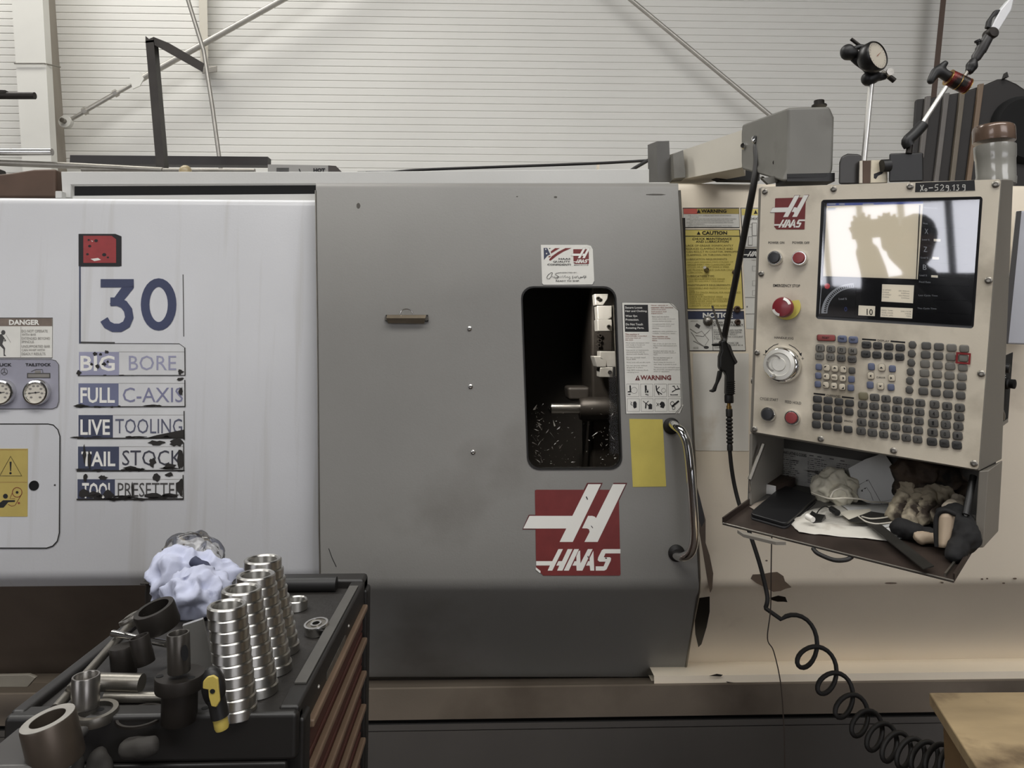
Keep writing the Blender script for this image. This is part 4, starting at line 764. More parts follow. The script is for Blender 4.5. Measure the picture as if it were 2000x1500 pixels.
for x, y, l in ((405, 315, 'EDIT'), (392, 478, 'MEM'), (383, 645, 'MDI'), (370, 810, 'JOG'), (358, 973, 'ZERO'), (348, 1140, 'LIST')): key(*c7(x, y), 15.4, 15, kg, 'tab', rim=True)
for r in range(6):
    for q in range(4):
        x, y = bil([(655, 333), (1348, 388), (1283, 1245), (600, 1167)], q / 3, r / 5); key(*c7(x, y), 19.4, 15, kgl if (r < 2 and q > 1) or r in (2, 3) else kg, rim=(q == 3 and r < 2))
slab('red_key_frame', [(1740 + x / 9.378, 640 + y / 9.378) for x, y in ((1207, 450), (1475, 474), (1460, 680), (1192, 655), (1207, 450.1), (1242, 490), (1230, 628), (1425, 645), (1440, 505), (1242, 490.1))], PP, .0006, M('red_tape', (132, 34, 36), .5, 0, .2, 60), pend, off=.0064, label='red tape frame around one key')
for r in range(4):
    for q in range(4):
        if (r, q) != (2, 3): key(*c8(*bil([(105, 172), (472, 218), (455, 520), (92, 465)], q / 3, r / 3)), 17.2, 14, kd)
al = ['SHIFT', *'ABCDE', *'FGHIJK', *'LMNOPQ', *'RSTUVW', 'X', 'Y', 'Z', 'EOB', '(', ')']
for r in range(5):
    for q in range(6): key(*c8(*bil([(630, 137), (1283, 217), (1252, 637), (605, 540)], q / 5, r / 4)), 18.6, 14.6, ky if (r, q) == (0, 0) else kg, legend=al[r * 6 + q] if r * 6 + q else None)
nu = ['7', '8', '9', '4', '5', '6', '1', '2', '3', '-', '0', '.', 'CAN', 'SPC', 'ENT']
for r in range(5):
    for q in range(3): key(*c8(*bil([(1447, 235), (1737, 272), (1703, 702), (1417, 662)], q / 2, r / 4)), 20, 15.6, kg if r < 4 else kd, legend=nu[r * 3 + q], rim=(r < 4))
leg.done('key_print', pend)
# hand-written tape
tp = slab('paper_tape', [(1789, 358), (1904, 353), (1905, 373), (1788, 376)], PP, .0006, M('black_tape', (30, 29, 29), .5), pend, off=.0034, label='strip of black tape with handwritten numbers')
p = Pr(PP, (1600, 0), 3.9475, .0044); chalk = M('chalk_writing', (206, 204, 196), .6)
def ink(*ls):
    for l in ls: p.line(l, 7, chalk, 1)
ink([(785, 1432), (806, 1476)], [(808, 1430), (783, 1480)], ell(826, 1468, 8, 9, 10) + [(834, 1468)], [(848, 1454), (880, 1452)])
ink([(922, 1428), (900, 1430), (896, 1448), (916, 1450), (918, 1468), (894, 1474)], [(938, 1436), (950, 1428), (962, 1438), (958, 1452), (936, 1474), (966, 1470)], [(1000, 1436), (984, 1434), (980, 1448), (996, 1452), (1000, 1436), (1000, 1472), (984, 1482)], [(1012, 1470), (1017, 1472)])
ink([(1030, 1442), (1044, 1428), (1042, 1474)], [(1062, 1432), (1078, 1430), (1070, 1446), (1080, 1458), (1070, 1474), (1058, 1470)], [(1128, 1430), (1110, 1430), (1108, 1446), (1124, 1448), (1128, 1430), (1126, 1472), (1110, 1478)])
p.done('handwriting', tp)
# right cheek with the drive slot, lower tray compartment
def ppd(x, y, X, Y, back): return PP(x, y), PP(X, Y, -back)
sideR = [PP(1957, 350), CAM + ray(1979, 351) * ((PP(1957, 350) - CAM).length + .12), CAM + ray(1957, 897) * ((PP(1913, 920) - CAM).length + .12), PP(1913, 920)]
nS = (sideR[1] - sideR[0]).cross(sideR[3] - sideR[0]).normalized(); nS = nS if nS.dot(CAM - sideR[0]) > 0 else -nS
SP = Pl(sideR[0], nS)
obj('side_cheek', *prism(sideR, [v - ux * .03 - nS * .004 for v in sideR]), house_m, pend, bevel=.002)
slab('drive_slot', [(1956, 697), (1977, 688), (1967, 824), (1945, 840)], SP, .0012, void, pend, off=.0002)
slab('drive_slot_floor', [(1945, 832), (1967, 817), (1967, 824), (1945, 840)], SP, .0014, house_m, pend, off=.0005)
kn = SP(1963, 748, .001); lathe('side_knob', kn, nS * .8 - Pe * -.2, [(.012, 0), (.012, .006), (.009, .008), (.0095, .016), (.0, .018)], black_pl, pend, 18)
lathe('side_switch', SP(1956, 718, .001), nS, [(.010, 0), (.009, .012), (0, .013)], black_pl, pend, 14)
tube('slot_strap', smooth_path([SP(1948, 790, .004), SP(1951, 806, .008), SP(1953, 818, .006)], 5), .0025, galv, pend, 6)
for i in range(5): lathe('indicator_dot', SP(1960.5 + i * .2, 719 + i * 4.5, .002), nS, [(.0012, 0), (0, .001)], wht, pend, 6)
lathe('side_knob_small', PP(1465, 742, -.03), -ux, [(.009, 0), (.009, .006), (0, .008)], dull_st, pend, 14)
# fold-down tray: hinge line lies on the panel plane, flap points to the viewer
TG = ray(2317, 389)
HL, HR = PP(1462, 985), PP(1902, 1070)
nT = (HR - HL).cross(TG).normalized(); nT = nT if nT.z > 0 else -nT
TR = Pl(HL, nT)
TLp, TRp = PP(1464, 848), PP(1912, 920)
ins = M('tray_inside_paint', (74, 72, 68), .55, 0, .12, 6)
dpt = .17
def plank(name, a, b, c, d, nrm, t, mat): f = [a, b, c, d]; return obj(name, *prism(f, [v + nrm * t for v in f]), mat, pend)
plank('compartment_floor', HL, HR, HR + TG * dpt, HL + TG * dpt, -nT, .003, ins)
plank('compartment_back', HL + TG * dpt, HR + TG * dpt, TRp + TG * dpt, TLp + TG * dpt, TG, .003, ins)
lx = PP(1471, 850); plank('compartment_side', HL, TLp, TLp + TG * dpt, HL + TG * dpt, ux, .006, house_m)
inR = [PP(1912, 920), PP(1931, 919), PP(1921, 1070), PP(1902, 1070)]
far = [CAM + ray(1912, 920) * ((inR[0] - CAM).length + .15), CAM + ray(1958, 899) * ((inR[1] - CAM).length + .13), CAM + ray(1950, 1038) * ((inR[2] - CAM).length + .13), CAM + ray(1902, 1050) * ((inR[3] - CAM).length + .15)]
obj('compartment_side', *prism(inR, far), house_m, pend, bevel=.002)
bkp = Pl(HL + TG * (dpt - .001), Pn, Pn)
gs = slab('code_sheet', [(1524, 874), (1700, 903), (1790, 918), (1790, 962), (1700, 975), (1560, 960), (1524, 950)], bkp, .0006, M('stained_sheet', (168, 166, 160), .6, 0, .2, 30, dirt=((60, 56, 52), .56, .62, 18, (1, 1, 3))), pend, label='oil stained printed code sheet on the back of the compartment')
p = Pr(bkp, (1400, 840), 3.333, .001); p.text('HAAS LATHE G CODES', 425, 130, 585, 150, blk, dy=26, bold=.02)
for col, (xa, xb, ya) in enumerate(((425, 545, 160), (592, 735, 180), (780, 870, 215))):
    for i in range(13):
        y = ya + i * 13; w = random.uniform(.6, 1) * (xb - xa)
        x = xa
        while x < xa + w:
            l = random.uniform(8, 26); p.line([(x, y + (x - xa) * .15), (min(x + l, xa + w), y + (min(x + l, xa + w) - xa) * .15)], 5, dgr if random.random() < .6 else grytxt, 1); x += l + 4
for x, y in ((603, 163), (655, 172), (735, 185), (805, 198)): p.line([(x, y), (x + 28, y + 4)], 6, dgr, 1)
p.text('HAAS', 1170, 258, 1218, 276, blk, dy=6)
p.done('lettering', gs)
flap_m = M('flap_brown', (58, 49, 44), .4, .2, .15, 8, dirt=((34, 28, 24), .5, .75, 9))
fl = [TR(1463, 985), TR(1902, 1070), TR(1863, 1135), TR(1411, 1022)]
flap = obj('tray_flap', *prism(fl, [v - nT * .003 for v in fl]), flap_m, pend, label='brown fold-down shelf flap')
def bar(name, a, b, w, h, mat, parent, up=nT):
    d = (b - a).normalized(); s_ = d.cross(up).normalized() * w / 2
    return obj(name, *prism([a - s_, a + s_, a + s_ + up * h, a - s_ + up * h], [b - s_, b + s_, b + s_ + up * h, b - s_ + up * h]), mat, parent)
bar('flap_rim', TR(1902, 1071), TR(1863, 1134), .003, .012, flap_m, flap); bar('flap_rim', TR(1463, 985), TR(1412, 1022), .003, .012, flap_m, flap)
bar('flap_rail', TR(1886, 1074), TR(1846, 1126), .003, .006, dull_st, flap)
tube('flap_edge', [TR(1412, 1022, 0), TR(1863, 1135, 0)], .002, dull_st, flap, 6)
tube('flap_pull', smooth_path([TR(1588, 1066, -.005), TR(1598, 1073, -.008), TR(1628, 1083, -.010), TR(1652, 1085, -.008), TR(1664, 1083, -.004)], 5), .004, black_rub, flap, 8)
slab('flap_under_bracket', [(1440, 1032), (1535, 1055), (1515, 1055), (1452, 1040)], TR, .006, house_m, flap, off=-.0095)
# gas struts
for a, b, c, nm in ((PP(1484, 868, -.02), PP(1471, 935, .02), TR(1463, 980, .006), 'l'), (PP(1897, 932, -.03), PP(1889, 1003, .02), TR(1886, 1020, .012), 'r')):
    s_ = tube('gas_strut', [a, b], .0062 if nm == 'r' else .0045, black_pl if nm == 'r' else dull_st, pend, 12); tube('strut_rod', [b, c], .003, chrome, s_, 8)
# junction housing and swivel arm above
YN, YF = -.42, -.14
near = [(1535, 209), (1622, 208), (1630, 230), (1627, 330), (1619, 352), (1527, 356), (1497, 361), (1485, 355), (1536, 330), (1539, 230)]
nf = [(1538, 210), (1621, 208), (1630, 229), (1627, 331), (1619, 352), (1527, 355), (1537, 330), (1539, 229)]
ffar = [(1449, 243), (1560, 236), (1568, 250), (1566, 322), (1560, 333), (1449, 331), (1447, 316), (1447, 262)]
jm = M('swivel_housing_paint', (112, 110, 103), .5, 0, .12, 8, dirt=((78, 74, 66), .55, .78, 6))
arm = thing('swivel_arm', YP(0)(1290, 350), 'pale grey swivel arm ending in an angular cast housing above the control box', 'swivel arm')
jn = [YP(YN)(*p) for p in nf]; jf = [YP(YF)(*p) for p in ffar]
order = jn, jf
obj('arm_head', *prism(jn, jf), jm, arm, bevel=.006)
slab('head_skirt', [(1485, 350), (1532, 342), (1530, 354), (1497, 361)], YP(-.36), .01, jm, arm)
bmf = [YP(YF + .01)(x, y) for x, y in ((1449, 254), (1449, 327))]; bmb = [YP(.16)(x, y) for x, y in ((1306, 303), (1306, 355))]
ofs = Vector((.04, .09, 0))
obj('arm_beam', [bmf[0], bmf[1], bmf[1] + ofs, bmf[0] + ofs, bmb[0], bmb[1], bmb[1] + ofs, bmb[0] + ofs], [[0, 1, 2, 3], [4, 5, 6, 7], [0, 1, 5, 4], [1, 2, 6, 5], [2, 3, 7, 6], [3, 0, 4, 7]], M('arm_paint', (208, 202, 188), .5, 0, .06, 6), arm)
pb = [YP(.1)(x, y) for x, y in ((1283, 276), (1307, 275), (1310, 356), (1284, 356))]
obj('arm_bracket', *prism(pb, [YP(.22)(x, y) for x, y in ((1265, 283), (1290, 282), (1292, 356), (1266, 356))]), M('bracket_grey', (84, 82, 78), .5, 0, .15, 8), arm)
slab('bracket_gusset', [(1306, 310), (1325, 302), (1330, 354), (1308, 356)], YP(.11), .05, jm, arm)
ah = lambda x, y, u: YP(lerp(YF, YN, u))(x, y)
for x, y, u, m, r in ((1454, 286, .08, chrome, .009), (1498, 323, .5, oxide, .008), (1517, 319, .72, oxide, .008), (1490, 349, .45, dull_st, .004)):
    lathe('head_bolt', ah(x, y, u) + Vector((-.001, -.004, 0)), (-.8, -.6, 0), [(r, 0), (r, .004), (r * .6, .009), (0, .0095)], m, arm, 14)
lathe('head_cap_bolt', YP(-.33)(1600, 208), (0, 0, 1), [(.016, 0), (.016, .003), (.011, .003), (.011, .013), (0, .014)], oxide, arm, 14)
# dark gap below the beam and the mount plate under the head
slab('arm_mount', [(1515, 352), (1605, 350), (1605, 366), (1515, 366)], YP(-.36), .06, black_pl, arm)
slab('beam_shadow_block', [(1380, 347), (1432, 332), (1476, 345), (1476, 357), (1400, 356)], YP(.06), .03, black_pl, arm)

# ------------------------------------------------------------------ soft and crumpled things
def blob(name, balls, mat, parent=None, voxel=.003, amp=.004, freq=45, ridge=True, seed=0, sm=6):
    bm = bmesh.new()
    for c, r in balls:
        m = bmesh.ops.create_icosphere(bm, subdivisions=2, radius=1)
        rr3 = r if isinstance(r, (tuple, list)) else (r, r, r)
        for v in m['verts']: v.co = Vector((v.co.x * rr3[0], v.co.y * rr3[1], v.co.z * rr3[2])) + c
    me = bpy.data.meshes.new('b'); bm.to_mesh(me); bm.free()
    o = bpy.data.objects.new('b', me); COL.objects.link(o)
    md = o.modifiers.new('r', 'REMESH'); md.mode = 'VOXEL'; md.voxel_size = voxel
    s_ = o.modifiers.new('s', 'SMOOTH'); s_.iterations = sm; s_.factor = .5
    me2 = bpy.data.meshes.new_from_object(o.evaluated_get(bpy.context.evaluated_depsgraph_get())); bpy.data.objects.remove(o)
    ns = [v.normal.copy() for v in me2.vertices]; off = Vector((seed * 7.3, seed * 3.1, seed))
    vs = []
    for v, nn in zip(me2.vertices, ns):
        a = noise.noise(v.co * freq + off); b = noise.noise(v.co * freq * 2.3 + off)
        d = ((.5 - abs(a) * 1.6) + (.3 - abs(b) * .9) * .6) if ridge else a + .4 * b
        vs.append(v.co + nn * d * amp)
    fs = [list(p_.vertices) for p_ in me2.polygons]
    return obj(name, vs, fs, mat, parent, smooth=True)
def caps(p0, p1, r0, r1, n=14): return [(p0.lerp(p1, i / n), lerp(r0, r1, i / n)) for i in range(n + 1)]
def sheet(name, q, base, amp, mat, parent=None, nx=14, ny=10, freq=18, seed=0, fold=0):
    vs, fs = [], []
    for j in range(ny + 1):
        for i in range(nx + 1):
            x, y = bil(q, i / nx, j / ny); jx = noise.noise(Vector((x * .06, y * .06, seed))) * 3; P = base(x + jx, y + jx * .5)
            vs.append(P + base.e * (amp * (.6 + noise.noise(P * freq + Vector((seed, 0, 0))) + fold * abs(noise.noise(P * freq * 2 + Vector((0, seed, 0)))))))
    for j in range(ny):
        for i in range(nx): a = j * (nx + 1) + i; fs.append([a, a + 1, a + nx + 2, a + nx + 1])
    return obj(name, vs, fs, mat, parent, smooth=True, solid=.0006)
def TH(x, y, h): return Pl(HL + nT * h, nT)(x, y)
px_m = lambda P, w: w * depth(P) / F

paper = M('white_paper', (206, 206, 203), .6, 0, .05, 20); paper2 = M('dirty_paper', (196, 192, 182), .65, 0, .1, 14, dirt=((140, 130, 116), .58, .75, 16))
# papers on the flap
s1 = tag(sheet('paper_sheet', [(1532, 1010), (1640, 984), (1742, 1059), (1560, 1042)], TR, .0034, paper2, nx=18, ny=14, freq=24, fold=.6), 'crumpled printed paper lying flat under the white cables', 'paper')
p = Pr(Pl(TR.p + nT * .0072, nT), (1560, 880), 7.895, .0004)
for i in range(9):
    y = 960 + i * 17; x = 420 - i * 8
    while x < 620 + i * 14: l = random.uniform(8, 20); p.line([(x, y + (x - 400) * .1), (x + l, y + (x + l - 400) * .1)], 6, grytxt); x += l + 7
p.done('printed_lines', s1)
tag(sheet('paper_sheet', [(1640, 988), (1752, 988), (1778, 1050), (1738, 1060)], TR, .004, paper, freq=20, seed=3), 'plain paper sheet poking out beneath the steel ruler', 'paper')
tag(slab('tape_piece', [(1640, 1002), (1655, 997), (1700, 994), (1702, 1005), (1662, 1018)], Pl(TR.p + nT * .011, nT), .0005, M('masking_tape', (206, 200, 184), .5)), 'pale piece of masking tape on top of the papers', 'tape')
lean = Pl(TR(1740, 990), (Pn * .96 + nT * .28).normalized())
tag(sheet('paper_sheet', [(1462, 990), (1515, 966), (1545, 972), (1480, 1004)], TR, .003, M('grey_brown_paper', (140, 130, 118), .65, 0, .2, 20), freq=20, seed=8), 'greyish brown paper sticking out from under the black flip case', 'paper')
ls_ = tag(slab('drawing_sheet', [(1657, 915), (1690, 897), (1720, 887), (1729, 888), (1742, 907), (1755, 935), (1768, 976), (1766, 982), (1700, 985), (1672, 972)], lean, .0008, paper), 'white sheet with a pencil technical drawing leaning upright in the tray', 'paper')
p = Pr(lean, (1560, 880), 7.895, .0012); p.line([(940, 525), (1075, 450), (1280, 820)], 7, dgr).line([(960, 615), (1050, 570), (1110, 660), (1150, 770)], 6, dgr).line([(1280, 782), (1620, 735)], 5, grytxt).poly([(1075, 450), (1040, 458), (1052, 478)], blk).poly([(1050, 570), (1012, 578), (1022, 598)], blk).poly([(960, 630), (985, 600), (992, 632)], blk)
p.done('pencil_lines', ls_)
# white crumpled tissue
tis = M('tissue_paper', (218, 212, 192), .8, 0, .06, 20)
c = TH(1632, 950, .03)
tag(blob('crumpled_tissue', [(TH(1612, 955, .022), .026), (TH(1630, 942, .032), .03), (TH(1650, 950, .024), .026), (TH(1640, 968, .016), .022), (TH(1604, 945, .02), .017), (TH(1662, 965, .014), .016)], tis, None, .0028, .011, 42, seed=1, sm=3), 'crumpled cream tissue heaped against the code sheet', 'tissue')
# black phone in its flip case
ph = thing('phone_case', TR(1530, 995), 'black flip case lying on the flap beside the white adapter box', 'phone case')
pq = [(1529, 956), (1597, 978), (1535, 1033), (1463, 1012)]
slab('case_cover', rr(pq, 8, 4), TR, .007, M('case_black', (20, 20, 21), .45), ph, off=.004, bevel=.002)
slab('case_back', rr([(x, y + 2) for x, y in pq], 8, 4), TR, .0035, M('case_edge', (26, 25, 26), .6), ph, bevel=.001)
slab('case_tongue', [(1586, 1004), (1596, 1010), (1612, 1012), (1613, 1017), (1604, 1024), (1588, 1026), (1576, 1018)], TR, .003, black_pl, ph, off=.004)
tag(tube('white_earbud', [TH(1577, 1009, .018), TH(1588, 1015, .018)], [.0065, .0055], M('earbud_white', (220, 216, 208), .35), n=12), 'small white earbud lying on the tongue of the black case', 'earbud')
# adapter box
bt = thing('adapter_box', TR(1510, 965), 'small box with a white end and dark brown sides behind the flip case', 'box')
fb = [(1478, 941), (1516, 949), (1516, 966), (1478, 962)]
fpl = Pl(TR(1495, 964), Pn)
f3 = [fpl(*p_) for p_ in fb]; b3 = [v + TG * .075 + ux * .012 for v in f3]
obj('box_sleeve', *prism(f3, b3), M('brown_card', (62, 50, 42), .6, 0, .15, 10), bt)
obj('white_end', *prism([v + Pn * .004 for v in f3], [v + Pn * .0002 for v in f3]), M('adapter_white', (222, 220, 214), .4), bt, bevel=.0012)
slab('port', [(1484, 946), (1491, 947), (1491, 951), (1484, 950)], fpl, .0006, blk, bt, off=.0045)
# ruler, dark blade
rb = M('blued_steel_rule', (64, 62, 58), .42, .6, .2, 20)
tag(slab('steel_rule', [(1692, 1023), (1712, 1019), (1824, 1107), (1803, 1113)], Pl(TR.p + nT * .012, nT), .002, rb), 'long dark steel strip lying diagonally across the brown flap', 'steel strip')
tag(slab('dark_blade', [(1656, 1017), (1701, 1000), (1738, 1006), (1738, 1018), (1700, 1022), (1660, 1020)], Pl(TR.p + nT * .0115, nT), .0015, rb), 'short dark blade under the looping white cables', 'blade')
wc = M('white_cable', (196, 190, 176), .5)
for pts, lab in (([(1585, 962, .03), (1600, 968, .035), (1622, 974, .05), (1650, 973, .05), (1680, 975, .035), (1700, 980, .02), (1735, 982, .014), (1745, 988, .014)], 'white cable strung straight from the flip case towards the gloves'),
                 ([(1676, 1008, .015), (1690, 1018, .015), (1710, 1023, .015), (1735, 1021, .015), (1752, 1018, .014)], 'white cable sagging in a loop over the dark blade'),
                 ([(1683, 1009, .016), (1700, 1013, .016), (1720, 1012, .016), (1738, 1009, .015)], 'short white cable running just above the sagging one'),
                 ([(1622, 972, .035), (1628, 960, .045), (1640, 955, .048), (1652, 960, .04), (1655, 968, .03)], 'thin cable curling over the crumpled tissue')):
    tag(tube('white_cable', smooth_path([TH(*q) for q in pts], 6), .0016, wc, n=6), lab, 'cable')
tag(tube('black_connector', [TH(1624, 994, .014), TH(1636, 1002, .014)], .0065, black_pl, n=8), 'small black cable connector on the printed paper', 'connector')
tag(tube('black_cable', smooth_path([TH(1594, 1006, .011), TH(1600, 996, .012), (TH(1612, 989, .012)), TH(1626, 996, .013)], 5), .0012, black_rub, n=6), 'thin black cable arching from the flip case to a connector', 'cable')
# gloves
gv = M('stained_glove_canvas', (186, 174, 150), .8, 0, .2, 26, dirt=((58, 48, 40), .5, .6, 13)); gd = M('oily_glove_canvas', (78, 64, 52), .75, 0, .35, 22, dirt=((24, 20, 18), .48, .64, 16))
tan = M('tan_leather', (166, 148, 126), .6, 0, .12, 30); bkf = M('black_knit', (16, 15, 15), .85)
g1 = thing('work_glove', TH(1800, 990, .02), 'dirty beige canvas work glove heaped beside the strut in the tray', 'glove')
blob('palm', [(TH(1778, 925, .075), .034), (TH(1808, 922, .08), .04), (TH(1840, 930, .075), .036), (TH(1862, 950, .055), .028), (TH(1775, 950, .05), .03), (TH(1800, 950, .05), .035)], gd, g1, .0032, .011, 34, seed=2, sm=4)
for k, (a, b, c_, d, r0, r1) in enumerate(((1800, 952, 1776, 1018, .019, .013), (1822, 962, 1798, 1016, .018, .013), (1846, 962, 1816, 1008, .017, .013), (1775, 955, 1757, 1000, .02, .019))):
    blob('finger', caps(TH(a, b, .05), TH(c_, d, .022), r0, r1), gv, g1, .0026, .006, 48, seed=5 + k, sm=4)
blob('thumb', caps(TH(1764, 990, .022), TH(1748, 1004, .018), .022, .018, 3), gv, g1, .0028, .005, 34, seed=11)
g2 = thing('work_glove', TH(1855, 1040, .02), 'black knit glove with a tan leather palm folded open on the flap', 'glove')
blob('cuff', caps(TH(1758, 1030, .02), TH(1790, 1040, .018), .018, .016) + caps(TH(1790, 1040, .016), TH(1830, 1048, .015), .016, .013), bkf, g2, .003, .003, 50, seed=21)
blob('knit_back', caps(TH(1868, 1010, .045), TH(1885, 1050, .03), .026, .026) + caps(TH(1885, 1050, .025), TH(1862, 1082, .014), .024, .014) + caps(TH(1838, 1002, .05), TH(1868, 1006, .05), .010, .014), bkf, g2, .003, .003, 45, seed=22)
lp = Pl(TH(1848, 1068, .012), (Pn + nT * .35).normalized())
v_, f_ = [], []
for j in range(9):
    for i in range(7):
        x, y = bil([(1831, 1004), (1866, 1004), (1855, 1071), (1833, 1069)], i / 6, j / 8); v_.append(lp(x, y, .008 + .012 * math.sin(math.pi * i / 6)))
for j in range(8):
    for i in range(6): a = j * 7 + i; f_.append([a, a + 1, a + 8, a + 7])
obj('leather_palm', v_, f_, tan, g2, smooth=True, solid=.002)
tube('binding', smooth_path([lp(1831, 1068, .01), lp(1829, 1035, .012), lp(1832, 1008, .014), lp(1848, 998, .02), lp(1868, 1006, .014)], 6), .004, bkf, g2, 8)
blob('leather_flap', caps(TH(1795, 1050, .014), TH(1828, 1052, .014), .012, .010), tan, g2, .003, .003, 40, seed=25)
tag(blob('white_rag', caps(TH(1872, 978, .05), TH(1852, 1000, .05), .013, .012) + caps(TH(1872, 985, .045), TH(1884, 1014, .03), .013, .009), M('rag_white', (206, 194, 174), .8, 0, .1, 20), None, .003, .006, 40, seed=30), 'crumpled off-white rag tucked between the gloves and the strut', 'rag')

# ------------------------------------------------------------------ air gun, its hose and the cord it hangs from
G = YP(-.02)
def gp_(x, y): return (1340 + x / 3.57, 640 + y / 3.57)
ag = thing('air_gun', G(1420, 740), 'black air blow gun hanging upright in front of the labels', 'air gun')
slab('gun_body', [gp_(*q) for q in ((232, 92), (262, 84), (276, 108), (302, 116), (345, 238), (331, 262), (331, 470), (271, 470), (274, 335), (262, 308), (240, 300), (224, 280), (226, 200), (240, 158), (236, 128))], G, .024, M('gun_black', (30, 29, 28), .45, 0, .1, 30), ag, off=-.012, bevel=.005)
slab('gun_rib', [gp_(*q) for q in ((262, 92), (276, 108), (345, 238), (331, 255), (300, 190))], G, .012, M('gun_rib_grey', (52, 50, 48), .35), ag, off=.006, bevel=.003)  # raised rib slightly lighter than the gun body
slab('lever', [gp_(*q) for q in ((252, 296), (242, 345), (216, 400), (204, 442), (184, 451), (164, 446), (166, 436), (184, 430), (208, 380), (224, 300))], G, .014, black_pl, ag, off=-.007, bevel=.003)
for i in range(7): slab('grip_ridge', [gp_(272, 372 + i * 14), gp_(330, 370 + i * 14), gp_(330, 376 + i * 14), gp_(272, 378 + i * 14)], G, .0015, black_pl, ag, off=.0118)
obj('coupling', *lathe_v(G(*gp_(300, 525)), Vector((0, 0, 1)), [(.0105, 0), (.0115, .004), (.0115, .017), (.0105, .021)], 16), black_pl, ag, auto=40)
obj('brass_fitting', *lathe_v(G(*gp_(299, 566)), Vector((.0, 0, 1)), [(.0065, 0), (.0065, .008), (.0045, .008), (.0045, .016)], 12), M('brass', (176, 142, 82), .3, .9), ag, auto=40)
slab('hang_hook', [gp_(*q) for q in ((182, 112), (232, 108), (236, 128), (190, 130), (180, 122))], G, .01, black_pl, ag, off=-.005, bevel=.002)
tube('nozzle', [G(1412, 664), G(1391, 597)], [.0034, .0026], dull_st, ag, 10)
h0, h1 = G(*gp_(300, 566)), G(*gp_(306, 856)); L = (h1 - h0).length; pr = [(.0075, 0), (.0085, .002), (.0085, .019), (.0055, .021)]
k = .023
while k < L - .018: pr += [(.0058, k), (.0088, k + .003), (.0088, k + .0055), (.0058, k + .0085)]; k += .0093
pr += [(.0065, L - .014), (.0072, L - .012), (.0072, L)]
lathe('bend_guard', h0, h1 - h0, pr, black_rub, ag, 14)
hp = [G(1425, 876), G(1429, 915), G(1435, 950), YP(-.03)(1444, 985), YP(-.05)(1457, 1020), YP(-.07)(1468, 1052), YP(-.09)(1484, 1102), YP(-.1)(1496, 1150), YP(-.11)(1499, 1172), YP(-.11)(1495, 1188)]
hosep = smooth_path(hp, 6)
cc = [(1548, 1232), (1592, 1288), (1628, 1340), (1660, 1384), (1690, 1416), (1719, 1442), (1748, 1461), (1776, 1472), (1803, 1478), (1830, 1482), (1857, 1484), (1884, 1486), (1910, 1488)]
rad = [(40, 42), (36, 34), (33, 34), (30, 34), (28, 34), (27, 34), (26, 34), (25, 33), (24, 32), (23, 31), (22, 30), (22, 30), (22, 30)]
dep = lambda i: lerp(-.12, -.42, i / 12)
N_ = 22; coil = []
for i in range(12):
    for j in range(N_):
        u = j / N_; t_ = i + u
        c0 = (lerp(cc[i][0], cc[i + 1][0], u), lerp(cc[i][1], cc[i + 1][1], u)); ra = (lerp(rad[i][0], rad[i + 1][0], u), lerp(rad[i][1], rad[i + 1][1], u))
        a = math.radians(150) - 2 * math.pi * u
        tl = .35
        ex, ey = math.cos(a) * ra[0] * .82, -math.sin(a) * ra[1]
        x = c0[0] + ex * math.cos(tl) - ey * math.sin(tl) * .55; y = c0[1] + ex * math.sin(tl) * .3 + ey * math.cos(tl)
        coil.append(YP(dep(t_) - .02 + .022 * math.cos(a - 1.2))(x, y))
tag(tube('coiled_air_hose', hosep + coil, .0052, black_rub, n=8), 'black coiled air hose winding down towards the wooden table', 'hose')
cord = [ah(1479, 268, .3) + Vector((.004, -.012, .004)), ah(1474, 283, .3) + Vector((0, -.012, 0)), YP(-.25)(1478, 320), YP(-.25)(1470, 372), YP(-.2)(1456, 445), YP(-.14)(1440, 530), YP(-.07)(1426, 600), YP(-.02)(1416, 652), YP(-.02)(1414, 668)]
tag(tube('hanging_cord', smooth_path(cord, 7), [.0055] * 8 + [.0078] * 49, M('cord_grey', (44, 42, 40), .5), n=10), 'dark rubber cord looped over the arm bolt holding up the air gun', 'cord')
lathe('hook_bolt', ah(1478, 276, .3) + Vector((-.002, -.006, 0)), (-.5, -.85, 0), [(.008, 0), (.010, .004), (.010, .014), (.007, .018), (0, .019)], chrome, arm, 14)
tag(tube('thin_wire', smooth_path([TR(1508, 1046, .004), YP(-.3)(1507, 1060), YP(-.3)(1506, 1120), YP(-.3)(1505, 1190), YP(-.3)(1499, 1247), YP(-.3)(1511, 1272), YP(-.3)(1524, 1330), YP(-.3)(1530, 1400), YP(-.3)(1532, 1450), YP(-.3)(1533, 1540)], 6), .0013, M('wire_brown', (54, 46, 40), .5), n=6), 'thin dark wire dangling straight down from the tray', 'wire')

# ------------------------------------------------------------------ on top of the control box
SY = -.44; S_ = YP(SY)
st = thing('dial_indicator_stand', S_(1690, 355), 'magnetic stand with a chrome rod holding a round dial indicator', 'indicator stand')
obj('base_cylinder', *prism([S_(x, y) for x, y in ((1638, 360), (1639, 318), (1643, 306), (1655, 300), (1678, 301), (1686, 308), (1686, 360))], [YP(SY + .09)(x, y) for x, y in ((1638, 360), (1639, 318), (1643, 306), (1655, 300), (1678, 301), (1686, 308), (1686, 360))]), M('base_grey', (58, 56, 54), .45, .2, .1, 10), st, bevel=.004)
obj('magnet_block', *prism([YP(SY - .01)(x, y) for x, y in ((1677, 359), (1678, 314), (1700, 313), (1732, 312), (1733, 358))], [YP(SY + .04)(x, y) for x, y in ((1677, 359), (1678, 314), (1700, 313), (1732, 312), (1733, 358))]), M('magnet_steel', (168, 160, 146), .35, .5, .15, 30), st, bevel=.002)
